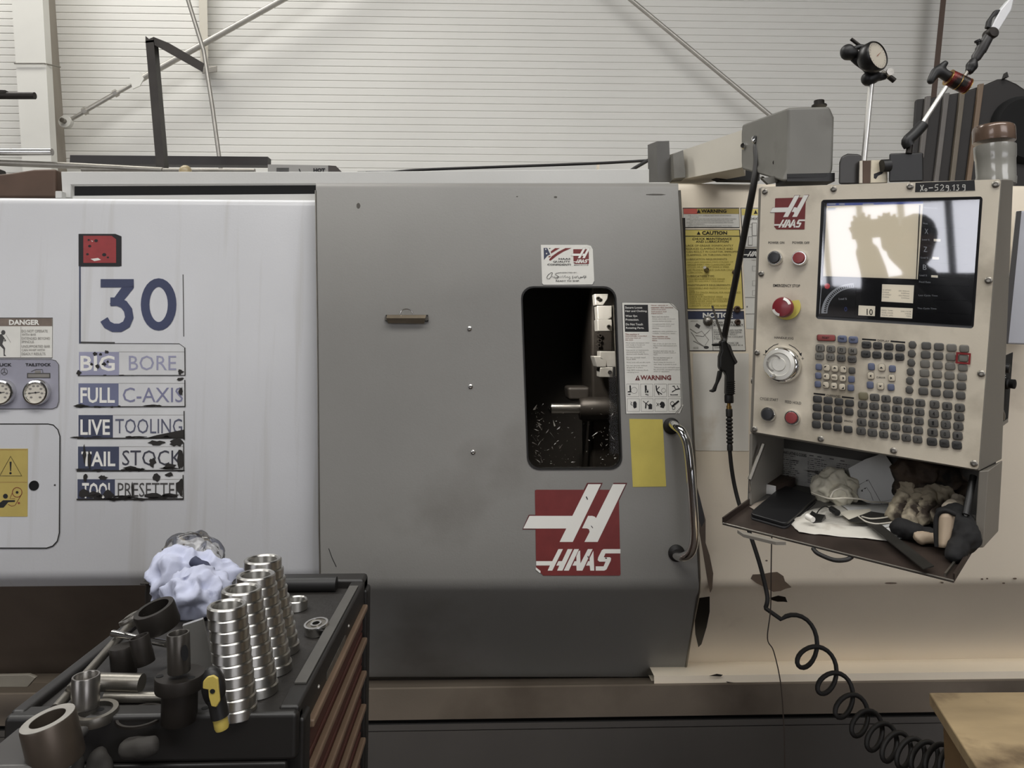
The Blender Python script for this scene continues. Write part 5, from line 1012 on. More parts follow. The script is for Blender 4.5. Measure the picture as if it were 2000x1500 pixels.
slab('magnet_label', [(1701, 313), (1725, 313), (1732, 322), (1733, 356), (1700, 357)], YP(SY - .01), .0012, M('cream_label', (206, 196, 172), .5, 0, .12, 40), st)
slab('block_groove', [(1685, 314), (1700, 314), (1699, 358), (1685, 358)], YP(SY - .01), .001, brown_st, st)
slab('label_stain', [(1706, 340), (1716, 336), (1722, 334), (1724, 330), (1728, 332), (1722, 340), (1714, 344), (1710, 350), (1706, 348)], YP(SY - .01), .0016, blk, st)
tube('rod', [S_(1687, 315), S_(1703, 150)], .0055, M('satin_rod', (222, 220, 214), .32, .7), st, 16)
blob('clamp', caps(S_(1696, 154), S_(1706, 150), .0155, .014) + caps(S_(1706, 150), S_(1726, 150), .011, .008), black_pl, st, .003, .0008, 20, False)
da = Vector((.44, -.9, .1)).normalized()
dc = YP(SY - .035)(1714, 108)
dl = lathe('dial_case', dc - da * .022, da, [(.018, -.012), (.029, 0), (.031, .006), (.031, .02), (.0285, .024), (.0275, .021), (0, .021)], M('dial_black', (34, 33, 32), .35, .3), st, 32)
lathe('dial_face', dc - da * .0005, da, [(.0272, 0), (0, .0002)], M('dial_face_cream', (196, 188, 172), .4), dl, 32)
a_, b_, d_ = frame(da); mbd = MB()
for i in range(24):
    t_ = 2 * math.pi * i / 24; r1, r2 = (.0215, .0255) if i % 4 else (.0195, .0255); w_ = .0004
    dr = a_ * math.cos(t_) + b_ * math.sin(t_); dt = a_ * -math.sin(t_) + b_ * math.cos(t_)
    mbd.add([dc + dr * r1 + dt * w_, dc + dr * r1 - dt * w_, dc + dr * r2 - dt * w_, dc + dr * r2 + dt * w_], [[0, 1, 2, 3]], grytxt)
dr = (Vector((0, 0, 1)) - da * da.z).normalized(); dt = da.cross(dr)
for ang, ln in ((-.9, .018), (2.2, .008)):
    v1 = dr * math.cos(ang) + dt * math.sin(ang); v2 = da.cross(v1) * .0007; mbd.add([dc - v2 + da * .0006, dc + v2 + da * .0006, dc + v1 * ln + da * .0006], [[0, 1, 2]], brn)
for v in mbd.v: v += da * .0004
mbd.build('dial_scale', None, dl)
blob('clamp_knob', [(S_(1656, 102), (.016, .016, .0175)), (S_(1664, 106), .014)], black_pl, st, .003, .001, 30, False)
tube('clamp_arm', smooth_path([S_(1662, 108), S_(1674, 120), S_(1690, 132), S_(1698, 142)], 4), .0075, black_pl, st, 10)
tube('clamp_arm', smooth_path([S_(1664, 98), S_(1678, 92), S_(1690, 94), S_(1696, 100)], 4), .0055, black_pl, st, 10)
tube('fine_adjust_pin', [S_(1662, 76), S_(1679, 89)], .0036, oxide, st, 8)
tube('spindle', [S_(1722, 143), S_(1735, 148)], .006, dull_st, st, 10); tube('spindle', [S_(1733, 147), S_(1747, 158)], .0055, oxide, st, 10)
lathe('lock_nut', S_(1730, 146) + Vector((0, -.012, 0)), (0, -1, 0), [(.0075, 0), (.0075, .006), (0, .0065)], galv, st, 12)

S2 = YP(-.46)
s2 = thing('probe_stand', S2(1770, 350), 'black magnetic stand with an angled chrome rod and a red knurled joint', 'probe stand')
obj('base_block', *prism([S2(x, y) for x, y in ((1736, 356), (1737, 300), (1803, 298), (1804, 354))], [YP(-.38)(x, y) for x, y in ((1736, 356), (1737, 300), (1803, 298), (1804, 354))]), M('stand_black', (26, 25, 24), .45), s2, bevel=.003)
tube('switch_knob', [S2(1737, 323), S2(1722, 324)], .0125, black_pl, s2, 14)
tube('neck', [S2(1775, 300), S2(1777, 283)], .006, oxide, s2, 10)
tube('lower_arm', smooth_path([S2(1776, 285), S2(1772, 276), S2(1786, 262), S2(1803, 243)], 4), .0112, black_pl, s2, 14)
tube('chrome_rod', [S2(1799, 245), S2(1848, 170)], .0044, MATS['satin_rod'], s2, 12)
kc0, kc1 = S2(1852, 151), S2(1890, 169)
kd_ = (kc1 - kc0).normalized(); Lk = (kc1 - kc0).length
kn_ = M('anodised_red', (128, 44, 38), .35, .5, .2, 40, dirt=((40, 34, 30), .5, .6, 20))
kp = [(.012, 0), (.0155, .002)]
z_ = .004
while z_ < Lk - .004: kp += [(.0165, z_), (.0158, z_ + .0012)]; z_ += .0024
kp += [(.0155, Lk - .002), (.012, Lk)]
lathe('knurled_joint', kc0, kd_, kp, kn_, s2, 24)
for t_ in (.02, .5, .98): lathe('brass_band', kc0 + kd_ * (Lk * t_ - .0008), kd_, [(.0169, 0), (.0169, .0014)], M('brass', (0, 0, 0)), s2, 24)
blob('wing_knob', caps(S2(1818, 158), S2(1828, 140), .008, .010) + caps(S2(1828, 140), S2(1846, 124), .010, .007) + caps(S2(1832, 138), S2(1852, 150), .011, .012), black_pl, s2, .003, .0006, 20, False)
tube('upper_rod', [S2(1882, 152), S2(1896, 130)], .0042, dull_st, s2, 10)
blob('swivel_joint', [(S2(1894, 138), .009), (S2(1898, 129), .012), (S2(1901, 121), .009)], black_pl, s2, .0028, .0004, 20, False)
tube('upper_arm', [S2(1902, 120), S2(1906, 113), S2(1914, 101), S2(1915, 99), S2(1934, 66)], [.005, .0095, .0095, .011, .0095], M('arm_grey', (52, 50, 48), .45), s2, 12)
lathe('side_screw', S2(1913, 90), S2(1909, 80) - S2(1913, 90), [(.004, 0), (.004, .008), (.006, .009), (.006, .013)], black_pl, s2, 10)
lathe('ball_joint', S2(1934, 67) + Vector((0, .01, 0)), (0, -1, 0), [(.0105, 0), (.0115, .003), (.0115, .02), (.009, .023), (0, .0235)], oxide, s2, 18)
slab('probe_blade', [(1931, 58), (1949, 22), (1966, 2), (1973, -3), (1976, 3), (1972, 22), (1950, 58), (1945, 64)], S2, .014, M('probe_white', (214, 214, 214), .35), s2, off=-.007, bevel=.003)
slab('clip_lever', [(1923, 56), (1926, 42), (1940, 22), (1950, 21), (1946, 28), (1935, 38), (1930, 58)], S2, .01, black_pl, s2, off=-.002, bevel=.002)
# beacon lamp
bp_ = YP(-.5); rB = px_m(bp_(1945, 300), 36)
bc = bp_(1945, 352); pz = lambda y: bp_(1945, y).z - bc.z
bea = lathe('beacon_lamp', bc + Vector((0, 0, -.01)), (.012, 0, 1), [(rB * .93, 0), (rB * .96, pz(338)), (rB * .93, pz(334)), (rB * .95, pz(302)), (rB * .98, pz(299)), (rB * 1.0, pz(276))], M('beacon_lens', (150, 148, 140), .18, .1, .1, 15, coat=.5), None, 32)
lathe('cap_band', bc + Vector((0, 0, pz(278))), (.012, 0, 1), [(rB * 1.0, 0), (rB * 1.02, .002), (rB * 1.02, pz(254) - pz(278)), (rB * .98, pz(249) - pz(278)), (rB * .9, pz(247) - pz(278)), (0, pz(247) - pz(278))], M('beacon_cap', (112, 92, 78), .25, .2, .3, 20, coat=.4), bea, 32)
tag(bea, 'stubby grey beacon lamp with a brownish cap standing on the control box', 'beacon lamp')
# ------------------------------------------------------------------ behind and beside
BK = YP(.7); dk = M('slatted_black', (34, 31, 29), .6, 0, .15, 8)
sb = thing('slatted_black_housing', BK(1880, 360), 'black ribbed housing with pale vertical strips behind the magnetic stands', 'machine housing')
ol = [(1786, 193), (1815, 190), (1880, 178), (1925, 163), (1948, 153), (1962, 152), (1985, 162), (2040, 200), (2040, 420), (1772, 420)]
obj('body', *prism([BK(*q) for q in ol], [q_ + Vector((.27, .4, 0)) for q_ in [BK(*q) for q in ol]]), dk, sb, bevel=.01)
for i, (a, b, c_, d, col) in enumerate(((1805, 190, 1792, 310, (92, 88, 84)), (1841, 184, 1820, 360, (96, 92, 88)), (1872, 178, 1851, 360, (100, 92, 80)), (1908, 166, 1883, 360, (112, 94, 76)))):
    slab('strip', [(a, b), (a + 10, b - 1), (c_ + 9, d), (c_, d)], BK, .012, M(f'strip_{i}', col, .5, 0, .15, 10), sb, off=.001, bevel=.002)
lathe('drum', BK(1998, 255) + Vector((0, -.03, 0)), (0, 1, 0), [(.11, 0), (.125, .02), (.125, .2)], void, sb, 32)
slab('fin', [(1956, 155), (1960, 144), (1963, 154)], BK, .02, dk, sb)
sbx = thing('grey_side_box', YP(-.2)(1990, 672), 'grey sheet metal box at the picture edge beyond the control box', 'box')
fq = [(1993, 412), (2080, 410), (2080, 676), (1966, 672)]; bq_ = [(1984, 412), (2050, 412), (2050, 662), (1957, 668)]
obj('cover', *prism([YP(-.3)(*q) for q in fq], [YP(-.02)(*q) for q in bq_]), M('side_box_paint', (176, 177, 183), .4, 0, .1, 5), sbx, bevel=.004)
slab('dark_edge', [(1985, 413), (1994, 412), (1968, 672), (1957, 670)], YP(-.302), .002, M('side_box_dark', (62, 60, 58), .5), sbx, off=0)
tag(tube('roof_air_line', smooth_path([YP(.4)(714, 337), YP(.4)(760, 337), YP(.4)(800, 333), YP(.4)(860, 330), YP(.4)(1000, 325), YP(.4)(1165, 319), YP(.4)(1275, 313)], 5), .0045, black_rub, n=8), 'thin black air line lying along the white machine roof', 'hose')
tag(tube('roof_cable', [YP(.35)(1218, 343), YP(.35)(1240, 328), YP(.35)(1266, 313)], .0055, black_rub, n=8), 'short black cable rising slantwise to the dark arm bracket', 'cable')
# things on the machine roof at the other end
hb = thing('hot_marked_box', YP(.5)(590, 340), 'low grey steel box marked hot lying on the machine roof', 'box')
HB = YP(.5); ol = [(523, 321), (641, 323), (641, 342), (523, 342)]
gbx = M('roof_box_grey', (150, 148, 143), .5, 0, .1, 10)
obj('case', *prism([HB(*q) for q in ol], [HB(*q) + Vector((0, .1, 0)) for q in ol]), gbx, hb)
obj('bevelled_end', *prism([HB(641, 323), HB(641, 342), HB(668, 342), HB(668, 336), HB(656, 324)], [HB(*q) + Vector((0, .1, 0)) for q in ((641, 323), (641, 342), (668, 342), (668, 336), (656, 324))]), M('roof_box_dark', (64, 58, 54), .55, 0, .15, 10), hb)
p = Pr(HB, (0, 0), 2.94, .001)
p.text('HOT', 1800, 966, 1868, 990, blk, bold=.06)
for y in (967, 975, 983): p.line([(1588, y), (1660, y)], 4, blk)
p.line([(1718, 970), (1726, 990)], 6, blk)
p.done('lettering', hb)
tag(box('dark_beam', tuple(YP(1.3)(136, 320)), tuple(YP(1.3)(523, 306) + Vector((0, .05, 0))), M('beam_black', (44, 40, 38), .5, 0, .2, 10)), 'dark steel beam lying along the wall behind the machine roof', 'steel beam')
RB = YP(.6)
for pts, r, m, lab in (([(-30, 317), (150, 324), (318, 333)], .0105, dull_st, 'long bright round bar lying across the machine roof'), ([(-30, 297), (102, 297)], .012, steel, 'short shiny round bar with a cut end above the long bar'),
                       ([(-30, 187), (68, 187)], .012, oxide, 'dark pipe with a cut end sticking out in front of the column'), ([(160, 331), (330, 333), (498, 334)], .008, dull_st, 'grey flat bar stretching towards the box marked hot')):
    tag(tube('bar_stock', [RB(*q) for q in pts], r, m, n=14), lab, 'metal bar', 'loose bar stock on the machine roof')
tag(slab('pipe_stub', [(-30, 176), (14, 177), (14, 184), (-30, 184)], RB, .02, oxide, off=-.01, bevel=.003), 'short dark stub resting on the pipe by the column', 'metal stub')
tag(slab('brown_steel_block', [(-40, 352), (40, 345), (85, 338), (128, 337), (128, 392), (-40, 392)], YP(.3), .15, brown_st, off=-.1, bevel=.008), 'dark brown steel block beside the white top frame', 'steel block')  # solid dark brown block
tag(slab('dark_clamp', [(-30, 333), (12, 334), (15, 345), (-30, 348)], YP(.45), .05, oxide, bevel=.004), 'small dark clamp under the shiny round bar', 'clamp')
yd = YP(.5)(362, 338); tag(lathe('amber_dome', yd, (0, 0, 1), [(.02, 0), (.0195, .008), (.016, .018), (.008, .024), (0, .026)], M('amber_plastic', (166, 150, 116), .35)), 'small amber dome standing behind the white top frame', 'dome')
# wooden table corner
WZ = .93; WT = ZP(WZ)
wood = M('oiled_plywood', (176, 154, 118), .55, 0, .2, 5, (1, 3, 1), .1, 60, dirt=((70, 52, 36), .5, .64, 5.5))
tb = thing('wooden_table', (1.1, -.9, 0), 'worn oil-stained plywood table corner under the hose end', 'table')
tq = [WT(1814, 1352), WT(2110, 1350), WT(2110, 1350) + Vector((.35, -.75, 0)), WT(1814, 1352) + (WT(1908, 1500) - WT(1814, 1352)) * 2.2]
obj('table_top', *prism(tq, [v - Vector((0, 0, .024)) for v in tq]), wood, tb, bevel=.003)
for v in tq:
    c_ = (tq[0] + tq[2]) / 2; q = v.lerp(c_, .12); box('leg', (q.x - .025, q.y - .025, 0), (q.x + .025, q.y + .025, WZ - .0235), M('table_leg_wood', (120, 96, 66), .6, 0, .2, 6), tb)

# ------------------------------------------------------------------ tool cabinet with turned parts on it
TZ = 1.15; ZT = ZP(TZ)
tcb = thing('tool_cabinet', (-.42, -.66, 0), 'black wheeled tool cabinet with red drawers seen from its end', 'tool cabinet')
cabm = M('cabinet_black', (30, 28, 26), .45, 0, .15, 6); mat_m = M('rubber_mat', (36, 33, 30), .6, 0, .3, 10, None, .3, 70, dirt=((84, 80, 74), .66, .8, 22))
bl = ZT(688, 1136); fr_ = ZT(597, 1390)
x1 = (bl.x + fr_.x) / 2 + .012; x0 = x1 - .36; yb = bl.y + .005; yf = fr_.y - .01
box('body', (x0, yf, .1), (x1 - .012, yb, TZ - .03), cabm, tcb, bevel=.004)
box('top_mat', (x0 + .02, yf + .02, TZ - .03), (x1 - .02, yb - .03, TZ), mat_m, tcb)
rim_m = M('rim_grey', (84, 82, 78), .5, 0, .12, 20)
for nm, lo, hi, m in (('rim', (x0, yf - .01, TZ - .05), (x1, yf + .022, TZ + .008), cabm), ('rim', (x0, yb - .045, TZ - .03), (x1, yb, TZ + .016), cabm), ('rim', (x0, yf, TZ - .03), (x0 + .02, yb, TZ + .01), cabm)):
    box(nm, lo, hi, m, tcb, bevel=.006)
box('rim', (x1 - .026, yf, TZ - .035), (x1, yb, TZ + .012), cabm, tcb, bevel=.004)
box('rim_strip', (x1 - .022, yf + .06, TZ + .0125), (x1 - .006, yb - .075, TZ + .0145), rim_m, tcb)
tube('rear_grip', [Vector((x0 + .04, yb - .058, TZ + .012)), Vector((x1 - .05, yb - .058, TZ + .012))], .014, black_pl, tcb, 14)
for x, y in ((x0 + .11, yf + .006), (x0 + .2, yf + .006), (x0 + .24, yf + .006)): lathe('rim_hole', (x, y, TZ + .0078), (0, 0, 1), [(.0045, 0), (.0045, .0006), (0, .0007)], void, tcb, 10)
box('end_slot', (x0 + .03, yf - .0125, TZ - .085), (x1 - .05, yf - .0095, TZ - .055), void, tcb, bevel=.001)
box('end_panel', (x0, yf - .012, .15), (x1 - .012, yf, TZ - .05), cabm, tcb, bevel=.003)
for q in ((yf + .005, yf + .04), (yb - .04, yb)): box('corner_post', (x1 - .02, q[0], .1), (x1 + .006, q[1], TZ - .005), cabm, tcb, bevel=.005)
drm = M('drawer_red', (78, 44, 36), .5, 0, .25, 8); hm = M('drawer_handle_tan', (116, 96, 78), .5, 0, .12, 12)
XPl = XP(x1 + .01)
zs = [XPl(683, 1262).z, XPl(688, 1318).z, XPl(694, 1372).z, XPl(698, 1432).z, XPl(701, 1490).z]
stp = (zs[0] - zs[3]) / 3; zs = [zs[0] - i * stp for i in range(10)]
for i, z in enumerate(zs):
    d_ = box('drawer', (x1 - .012, yf + .042, z - stp + .012), (x1 - .002, yb - .042, z + .008), drm, tcb, bevel=.002)
    box('drawer_handle', (x1 - .002, yf + .046, z - .009), (x1 + .009, yb - .05, z + .002), hm, d_, bevel=.003)
mk = [XP(x1 - .0)(x, y) for x, y in ((663, 1254), (647, 1316))]
box('lettering_strip', (x1 - .0005, yf + .16, TZ - .028), (x1 + .001, yf + .30, TZ - .016), M('strip_letters', (88, 84, 76), .5, 0, .5, 90), tcb)
for x, y in ((682, 1195), (622, 1398)):
    P_ = XP(x1 + .001)(x, y); lathe('rim_rivet', (x1, P_.y, TZ - .012), (1, 0, 0), [(.003, 0), (.002, .002), (0, .0024)], galv, tcb, 8)
for x in (x0 + .05, x1 - .06):
    for y in (yf + .05, yb - .05):
        w_ = lathe('caster', (x - .015, y, .05), (1, 0, 0), [(.05, 0), (.05, .03)], black_rub, tcb, 20); box('caster_fork', (x - .022, y - .02, .05), (x + .022, y + .02, .1), dull_st, w_)
# stacks of turned rings
def ring_mesh(ro, ri, h):
    vs, fs = lathe_v(Vector((0, 0, 0)), Vector((0, 0, 1)), [(ri + .001, 0), (ro - .0016, 0), (ro, .0014), (ro, h - .0016), (ro - .0016, h), (ri + .002, h), (ri, h - .002), (ri, .001)], 36, True)
    me = bpy.data.meshes.new('steel_ring'); me.from_pydata([tuple(v) for v in vs], [], fs); me.materials.append(turned)
    me.polygons.foreach_set('use_smooth', [True] * len(fs)); me.set_sharp_from_angle(angle=math.radians(30)); return me
ordn = ['topmost', 'second from the top', 'third from the top', 'fourth from the top', 'fifth from the top', 'fifth from the bottom', 'fourth from the bottom', 'third from the bottom', 'second from the bottom', 'bottom']
st_n = ['stack nearest the yellow handle', 'second stack from the yellow handle', 'third stack from the yellow handle', 'stack furthest from the yellow handle']
for k, (bx, by, tx, ty, w) in enumerate(((463, 1396, 441, 1180, 74), (504, 1352, 468, 1149, 75), (532, 1310, 496, 1121, 73), (548, 1272, 509, 1091, 71))):
    b = ZT(bx, by); t_ = YP(b.y)(tx, ty); t_ = b + (t_ - b); ro = px_m(t_, w) / 2; n = 10; h = (t_.z - b.z) / n
    me = ring_mesh(ro, ro * .74, h)
    for i in range(n):
        o = bpy.data.objects.new('steel_ring', me); COL.objects.link(o); f = 1 - i
        o.location = b.lerp(t_, i / n); o.rotation_euler = (0, 0, random.random() * 6)
        tag(o, f'shiny turned steel ring, {ordn[9 - i]} of the {st_n[k]}', 'steel ring', 'stacked turned steel rings')
b = ZT(578, 1190); ro = px_m(b, 44) / 2
o = bpy.data.objects.new('steel_ring', ring_mesh(ro, ro * .8, .018)); COL.objects.link(o); o.location = b; tag(o, 'single turned steel ring lying alone on the mat behind the bearing', 'steel ring')
b = ZT(619, 1238); ro = px_m(b, 48) / 2
be = thing('ball_bearing', b, 'sealed ball bearing lying on the mat near the cabinet edge', 'bearing')
ax = Vector((-.1, -.12, 1)).normalized(); b = b + Vector((0, 0, .003))
lathe('outer_race', b, ax, [(ro * .78, 0), (ro * .97, 0), (ro, .002), (ro, .013), (ro * .97, .015), (ro * .8, .015), (ro * .78, .0135)], steel, be, 32, True)
lathe('seal', b, ax, [(ro * .45, .001), (ro * .78, .001), (ro * .78, .0135), (ro * .45, .0135)], dull_st, be, 32, True)
lathe('inner_race', b, ax, [(ro * .3, 0), (ro * .46, 0), (ro * .46, .015), (ro * .3, .015)], steel, be, 24, True)
# loose bushes, tubes and tools
def stand(name, tpx, bpx, w, prof, mat, label, cat, parent=None, z=TZ, n=32, closed=True):
    b = ZP(z)(*bpx); t_ = YP(b.y)(*tpx); ax = t_ - b; r = px_m(t_, w) / 2; L_ = ax.length
    o = lathe(name, b, ax, [(a * r, h * L_) for a, h in prof], mat, parent, n, closed)
    return (tag(o, label, cat) if label else o), b, ax, r
tubep = [(.8, 0), (.96, 0), (1, .03), (1, .97), (.96, 1), (.84, 1), (.8, .97)]
stand('steel_sleeve', (168, 1319), (166, 1400), 50, [(.82, 0), (.97, 0), (.97, .22), (.93, .225), (.93, .245), (1, .25), (1, .98), (.97, 1), (.86, 1), (.82, .98)], M('sleeve_steel', (150, 146, 140), .28, .9, .1, 20), 'tall steel sleeve with a groove standing inside a flat ring', 'sleeve')
stand('steel_bush', (271, 1243), (284, 1296), 37, tubep, oxide, 'small dark tube bush in front of the thin bright rod', 'bush', z=TZ + .03)
stand('slotted_bush', (348, 1236), (350, 1312), 42, tubep, M('bush_steel', (96, 92, 86), .34, .8, .15, 20), 'tube bush with an oval slot standing on the black flanged bush', 'bush', z=TZ + .062)
b_ = ZP(TZ + .062)(350, 1312)
sl_ = YP(b_.y - .0135)
o = slab('oval_slot', ell(361, 1275, 7, 16, 18), sl_, .0006, void, bpy.data.objects['slotted_bush'])
fb_, b, ax, r = stand('flanged_bush', (352, 1316), (350, 1408), 92, [(0, 0), (.70, 0), (.72, .02), (.72, .66), (.98, .7), (1, .74), (1, .97), (.98, 1), (.3, 1), (0, 1)], oxide, 'heavy black flanged bush carrying a slotted tube', 'bush', closed=False)
for a in (200, 320): lathe('flange_hole', b + ax + Vector((math.cos(math.radians(a)) * r * .82, math.sin(math.radians(a)) * r * .6, -.0004)), (0, 0, 1), [(.0045, 0), (.0045, .0008), (0, .0009)], void, fb_, 10)
stand('dark_round_block', (238, 1262), (243, 1318), 46, [(0, 0), (.97, 0), (1, .03), (1, .95), (.95, 1), (0, 1)], oxide, 'dark solid round block behind the small tube bush', 'steel block', closed=False)
# tilted heavy rings
def tring(name, cpx, w, z, tilt, ri, h, mat, label, cat, facem=None):
    c = ZP(z)(*cpx); ax = Vector(tilt).normalized(); r = px_m(c, w) / 2
    return tag(lathe(name, c - ax * h, ax, [(r * ri, 0), (r * .97, 0), (r, .003), (r, h - .003), (r * .97, h), (r * ri, h)], mat, None, 40, True), label, cat), c, ax, r
tring('heavy_black_ring', (300, 1187), 76, TZ + .085, (-.28, -.22, 1), .74, .032, oxide, 'thick black ring tilted on the parts below the blue cloth', 'ring')
tring('thin_steel_ring', (258, 1202), 52, TZ + .07, (-.5, .0, 1), .76, .006, dull_st, 'thin bright ring tilted behind the thick black ring', 'ring')
tring('heavy_brown_ring', (93, 1404), 98, TZ + .05, (-.22, -.1, 1), .64, .05, M('worn_brown_steel', (104, 94, 84), .38, .7, .25, 14), 'thick brown steel ring with a bright worn top resting at the cabinet corner', 'ring')
br_ = bpy.data.objects['heavy_brown_ring']; c_ = ZP(TZ + .05)(93, 1404); ax_ = Vector((-.22, -.1, 1)).normalized(); r_ = px_m(c_, 98) / 2
lathe('worn_face', c_, ax_, [(r_ * .645, -.001), (r_ * .965, -.001), (r_ * .965, .0006), (r_ * .645, .0006)], M('worn_bright', (176, 172, 164), .34, .6, .15, 30), br_, 40, True)
tring('flat_steel_ring', (187, 1385), 82, TZ + .012, (0, -.05, 1), .74, .012, dull_st, 'flat bright ring lying around the tall steel sleeve', 'ring')
tring('thin_flat_ring', (276, 1396), 92, TZ + .003, (0, -.03, 1), .86, .003, oxide, 'thin dark ring lying flat on the mat before the flanged bush', 'ring')
tring('steel_collar', (135, 1336), 24, TZ + .03, (-.7, -.2, .6), .7, .02, dull_st, 'small collar lying tilted beside the tall steel sleeve', 'collar')
def rod(name, a, b, za, zb, r, m, label, cat, n=16): return tag(tube(name, [ZP(za)(*a), ZP(zb)(*b)], r, m, n=n), label, cat)
rod('round_bar', (190, 1332), (277, 1334), TZ + .022, TZ + .022, .0115, dull_st, 'short shiny round bar lying crosswise behind the tall sleeve', 'metal bar')
rod('thin_round_bar', (205, 1362), (319, 1362), TZ + .007, TZ + .007, .007, dull_st, 'thinner round bar lying crosswise with a cross hole', 'metal bar')
rod('thin_bright_rod', (220, 1237), (326, 1258), TZ + .045, TZ + .045, .0048, steel, 'thin bright rod lying behind the two small bushes', 'rod')
sp_ = thing('long_spanner', ZP(TZ + .02)(200, 1300), 'long dull spanner lying slantwise along the far edge of the mat', 'spanner')
tube('shank', [ZP(TZ + .04)(262, 1212), ZP(TZ + .015)(108, 1385)], .0065, dull_st, sp_, 10)
lathe('ring_end', ZP(TZ + .045)(265, 1208), (-.3, -.2, 1), [(.010, -.005), (.017, -.005), (.017, .005), (.010, .005)], dull_st, sp_, 20, True)
# bright square bar leaning by the stacks
a0, a1 = ZP(TZ + .085)(378, 1212), ZP(TZ + .012)(398, 1302); bar('square_bar', a1, a0, .026, .022, M('milled_steel', (172, 170, 164), .3, .45, .1, 20), None, Vector((.3, -.9, .2)))
tag(bpy.data.objects['square_bar'], 'bright milled square bar leaning beside the ring stacks', 'metal bar')
# bracket under the brown ring
gb = ZP(TZ + .0)(70, 1480); tag(box('grey_clamp_block', (gb.x - .05, gb.y - .04, TZ - .0), (gb.x + .035, gb.y + .05, TZ + .012), M('clamp_grey', (70, 68, 66), .4, .3, .1, 12), bevel=.006), 'smooth grey clamp block under the thick brown ring', 'clamp')
# yellow and black handle
hd_ = thing('screwdriver_handle', ZT(432, 1420), 'yellow and black plastic tool handle propped upright before the ring stacks', 'tool handle')
hy = M('handle_yellow', (186, 166, 84), .4, 0, .15, 30); b = ZP(TZ + .008)(434, 1424); HY = YP(b.y)
lathe('grip_end', b, HY(428, 1394) - b, [(.0075, 0), (.0085, .003), (.0085, (HY(428, 1394) - b).length)], hy, hd_, 16)
tube('grip', smooth_path([HY(430, 1400), HY(426, 1380), HY(422, 1362)], 4), .0105, black_pl, hd_, 14)
v_, f_ = lathe_v(HY(417, 1342) + Vector((0, .008, 0)), Vector((0, -1, 0)), [(.001, 0), (.0125, .001), (.0135, .006), (.0125, .014), (.001, .016)], 20)
for v in v_: v.z = HY(417, 1342).z + (v.z - HY(417, 1342).z) * 1.75; v.x += (v.z - HY(417, 1342).z) * -.12
obj('grip_head', v_, f_, black_pl, hd_, smooth=True)
slab('yellow_inlay', [(404, 1322), (412, 1313), (424, 1310), (433, 1316), (435, 1340), (437, 1360), (430, 1372), (420, 1370), (415, 1352), (414, 1338), (403, 1336)], HY, .004, hy, hd_, off=.009, bevel=.0015)
slab('hang_hole', ell(423, 1340, 5, 4.5, 14), HY, .0006, void, hd_, off=.0132)
# cloth, bag, jar and cap behind
cl = M('blue_white_cloth', (186, 190, 210), .85, 0, .1, 18, dirt=((92, 96, 122), .62, .7, 14)); CY = -.42
CP = YP(CY)
def cb_(x, y, r, d=0): return (YP(CY + d)(x, y), r)
tag(blob('blue_white_cloth', caps(CP(300, 1142), CP(350, 1112), .012, .035) + caps(CP(350, 1125), CP(450, 1130), .05, .03) + caps(CP(310, 1160), CP(400, 1165), .012, .045) + caps(CP(400, 1170), CP(455, 1160), .045, .028) + caps(CP(380, 1185), CP(410, 1195), .03, .03) + [cb_(360, 1180, (.05, .05, .05)), (ZT(380, 1200) + Vector((0, 0, .036)), (.05, .05, .034))], cl, None, .004, .022, 24, seed=40, sm=2), 'crumpled bluish white cloth heaped behind the ring stacks', 'cloth')
navyc = M('dark_cloth', (58, 62, 82), .85)
tag(blob('dark_cloth_scrap', caps(YP(CY - .035)(380, 1098), YP(CY - .045)(412, 1114), .010, .009), navyc, None, .003, .004, 40, seed=41), 'dark blue patch of cloth peeping out of the crumpled white cloth', 'cloth')
bagm = glass('clear_plastic_bag', (255, 255, 255), .07, .25)
tag(blob('clear_plastic_bag', [(YP(CY + .05)(370, 1080), (.045, .04, .04)), (YP(CY + .05)(400, 1085), (.04, .03, .035)), (YP(CY + .05)(350, 1098), (.03, .03, .03))], bagm, None, .005, .016, 24, seed=43, sm=3), 'crinkled clear plastic bag on top of the bluish cloth', 'plastic bag')
jb = ZT(326, 1150); jb = YP(CY + .06)(326, 1125); tag(lathe('beige_jar', jb, (0, 0, 1), [(.022, 0), (.022, .028), (.018, .032), (.023, .033), (.023, .042), (.02, .044), (0, .044)], M('beige_plastic', (186, 172, 146), .45)), 'small beige jar half hidden behind the cloth', 'jar')
jb2 = YP(CY + .055)(310, 1142); tag(lathe('dark_cap', jb2, (0, 0, 1), [(.024, -.03), (.024, 0), (.0235, .002), (.024, .004), (.024, .024), (.021, .026), (0, .026)], oxide), 'dark metal cap below the beige jar', 'cap')
tag(box('support_tin', (jb.x - .035, CY + .02, TZ), (jb.x + .06, CY + .095, jb.z - .001), oxide, bevel=.004), 'dark tin beneath the jar behind the cloth', 'tin')
# lumps on the lower step of the cabinet end
gvw = M('grey_work_glove', (48, 45, 41), .8, 0, .2, 20)
LY = yf - .03
for k, (balls, lab) in enumerate(((caps(YP(LY)(250, 1462), YP(LY)(292, 1458), .012, .012), 'grey cloth finger lying below the slot of the cabinet end'), (caps(YP(LY)(185, 1515), YP(LY)(192, 1478), .012, .011) + caps(YP(LY)(192, 1478), YP(LY)(206, 1500), .011, .009), 'bent brown cloth finger hanging at the cabinet end'), (caps(YP(LY)(148, 1515), YP(LY)(155, 1482), .008, .006), 'narrow grey cloth finger beside the bent one'))):
    tag(blob('glove_finger', balls, gvw, None, .0028, .002, 40, seed=50 + k), lab, 'glove')
box('end_shelf', (x0 - .02, yf - .07, TZ - .13), (x1 - .06, yf - .012, TZ - .122), cabm, tcb, bevel=.003)
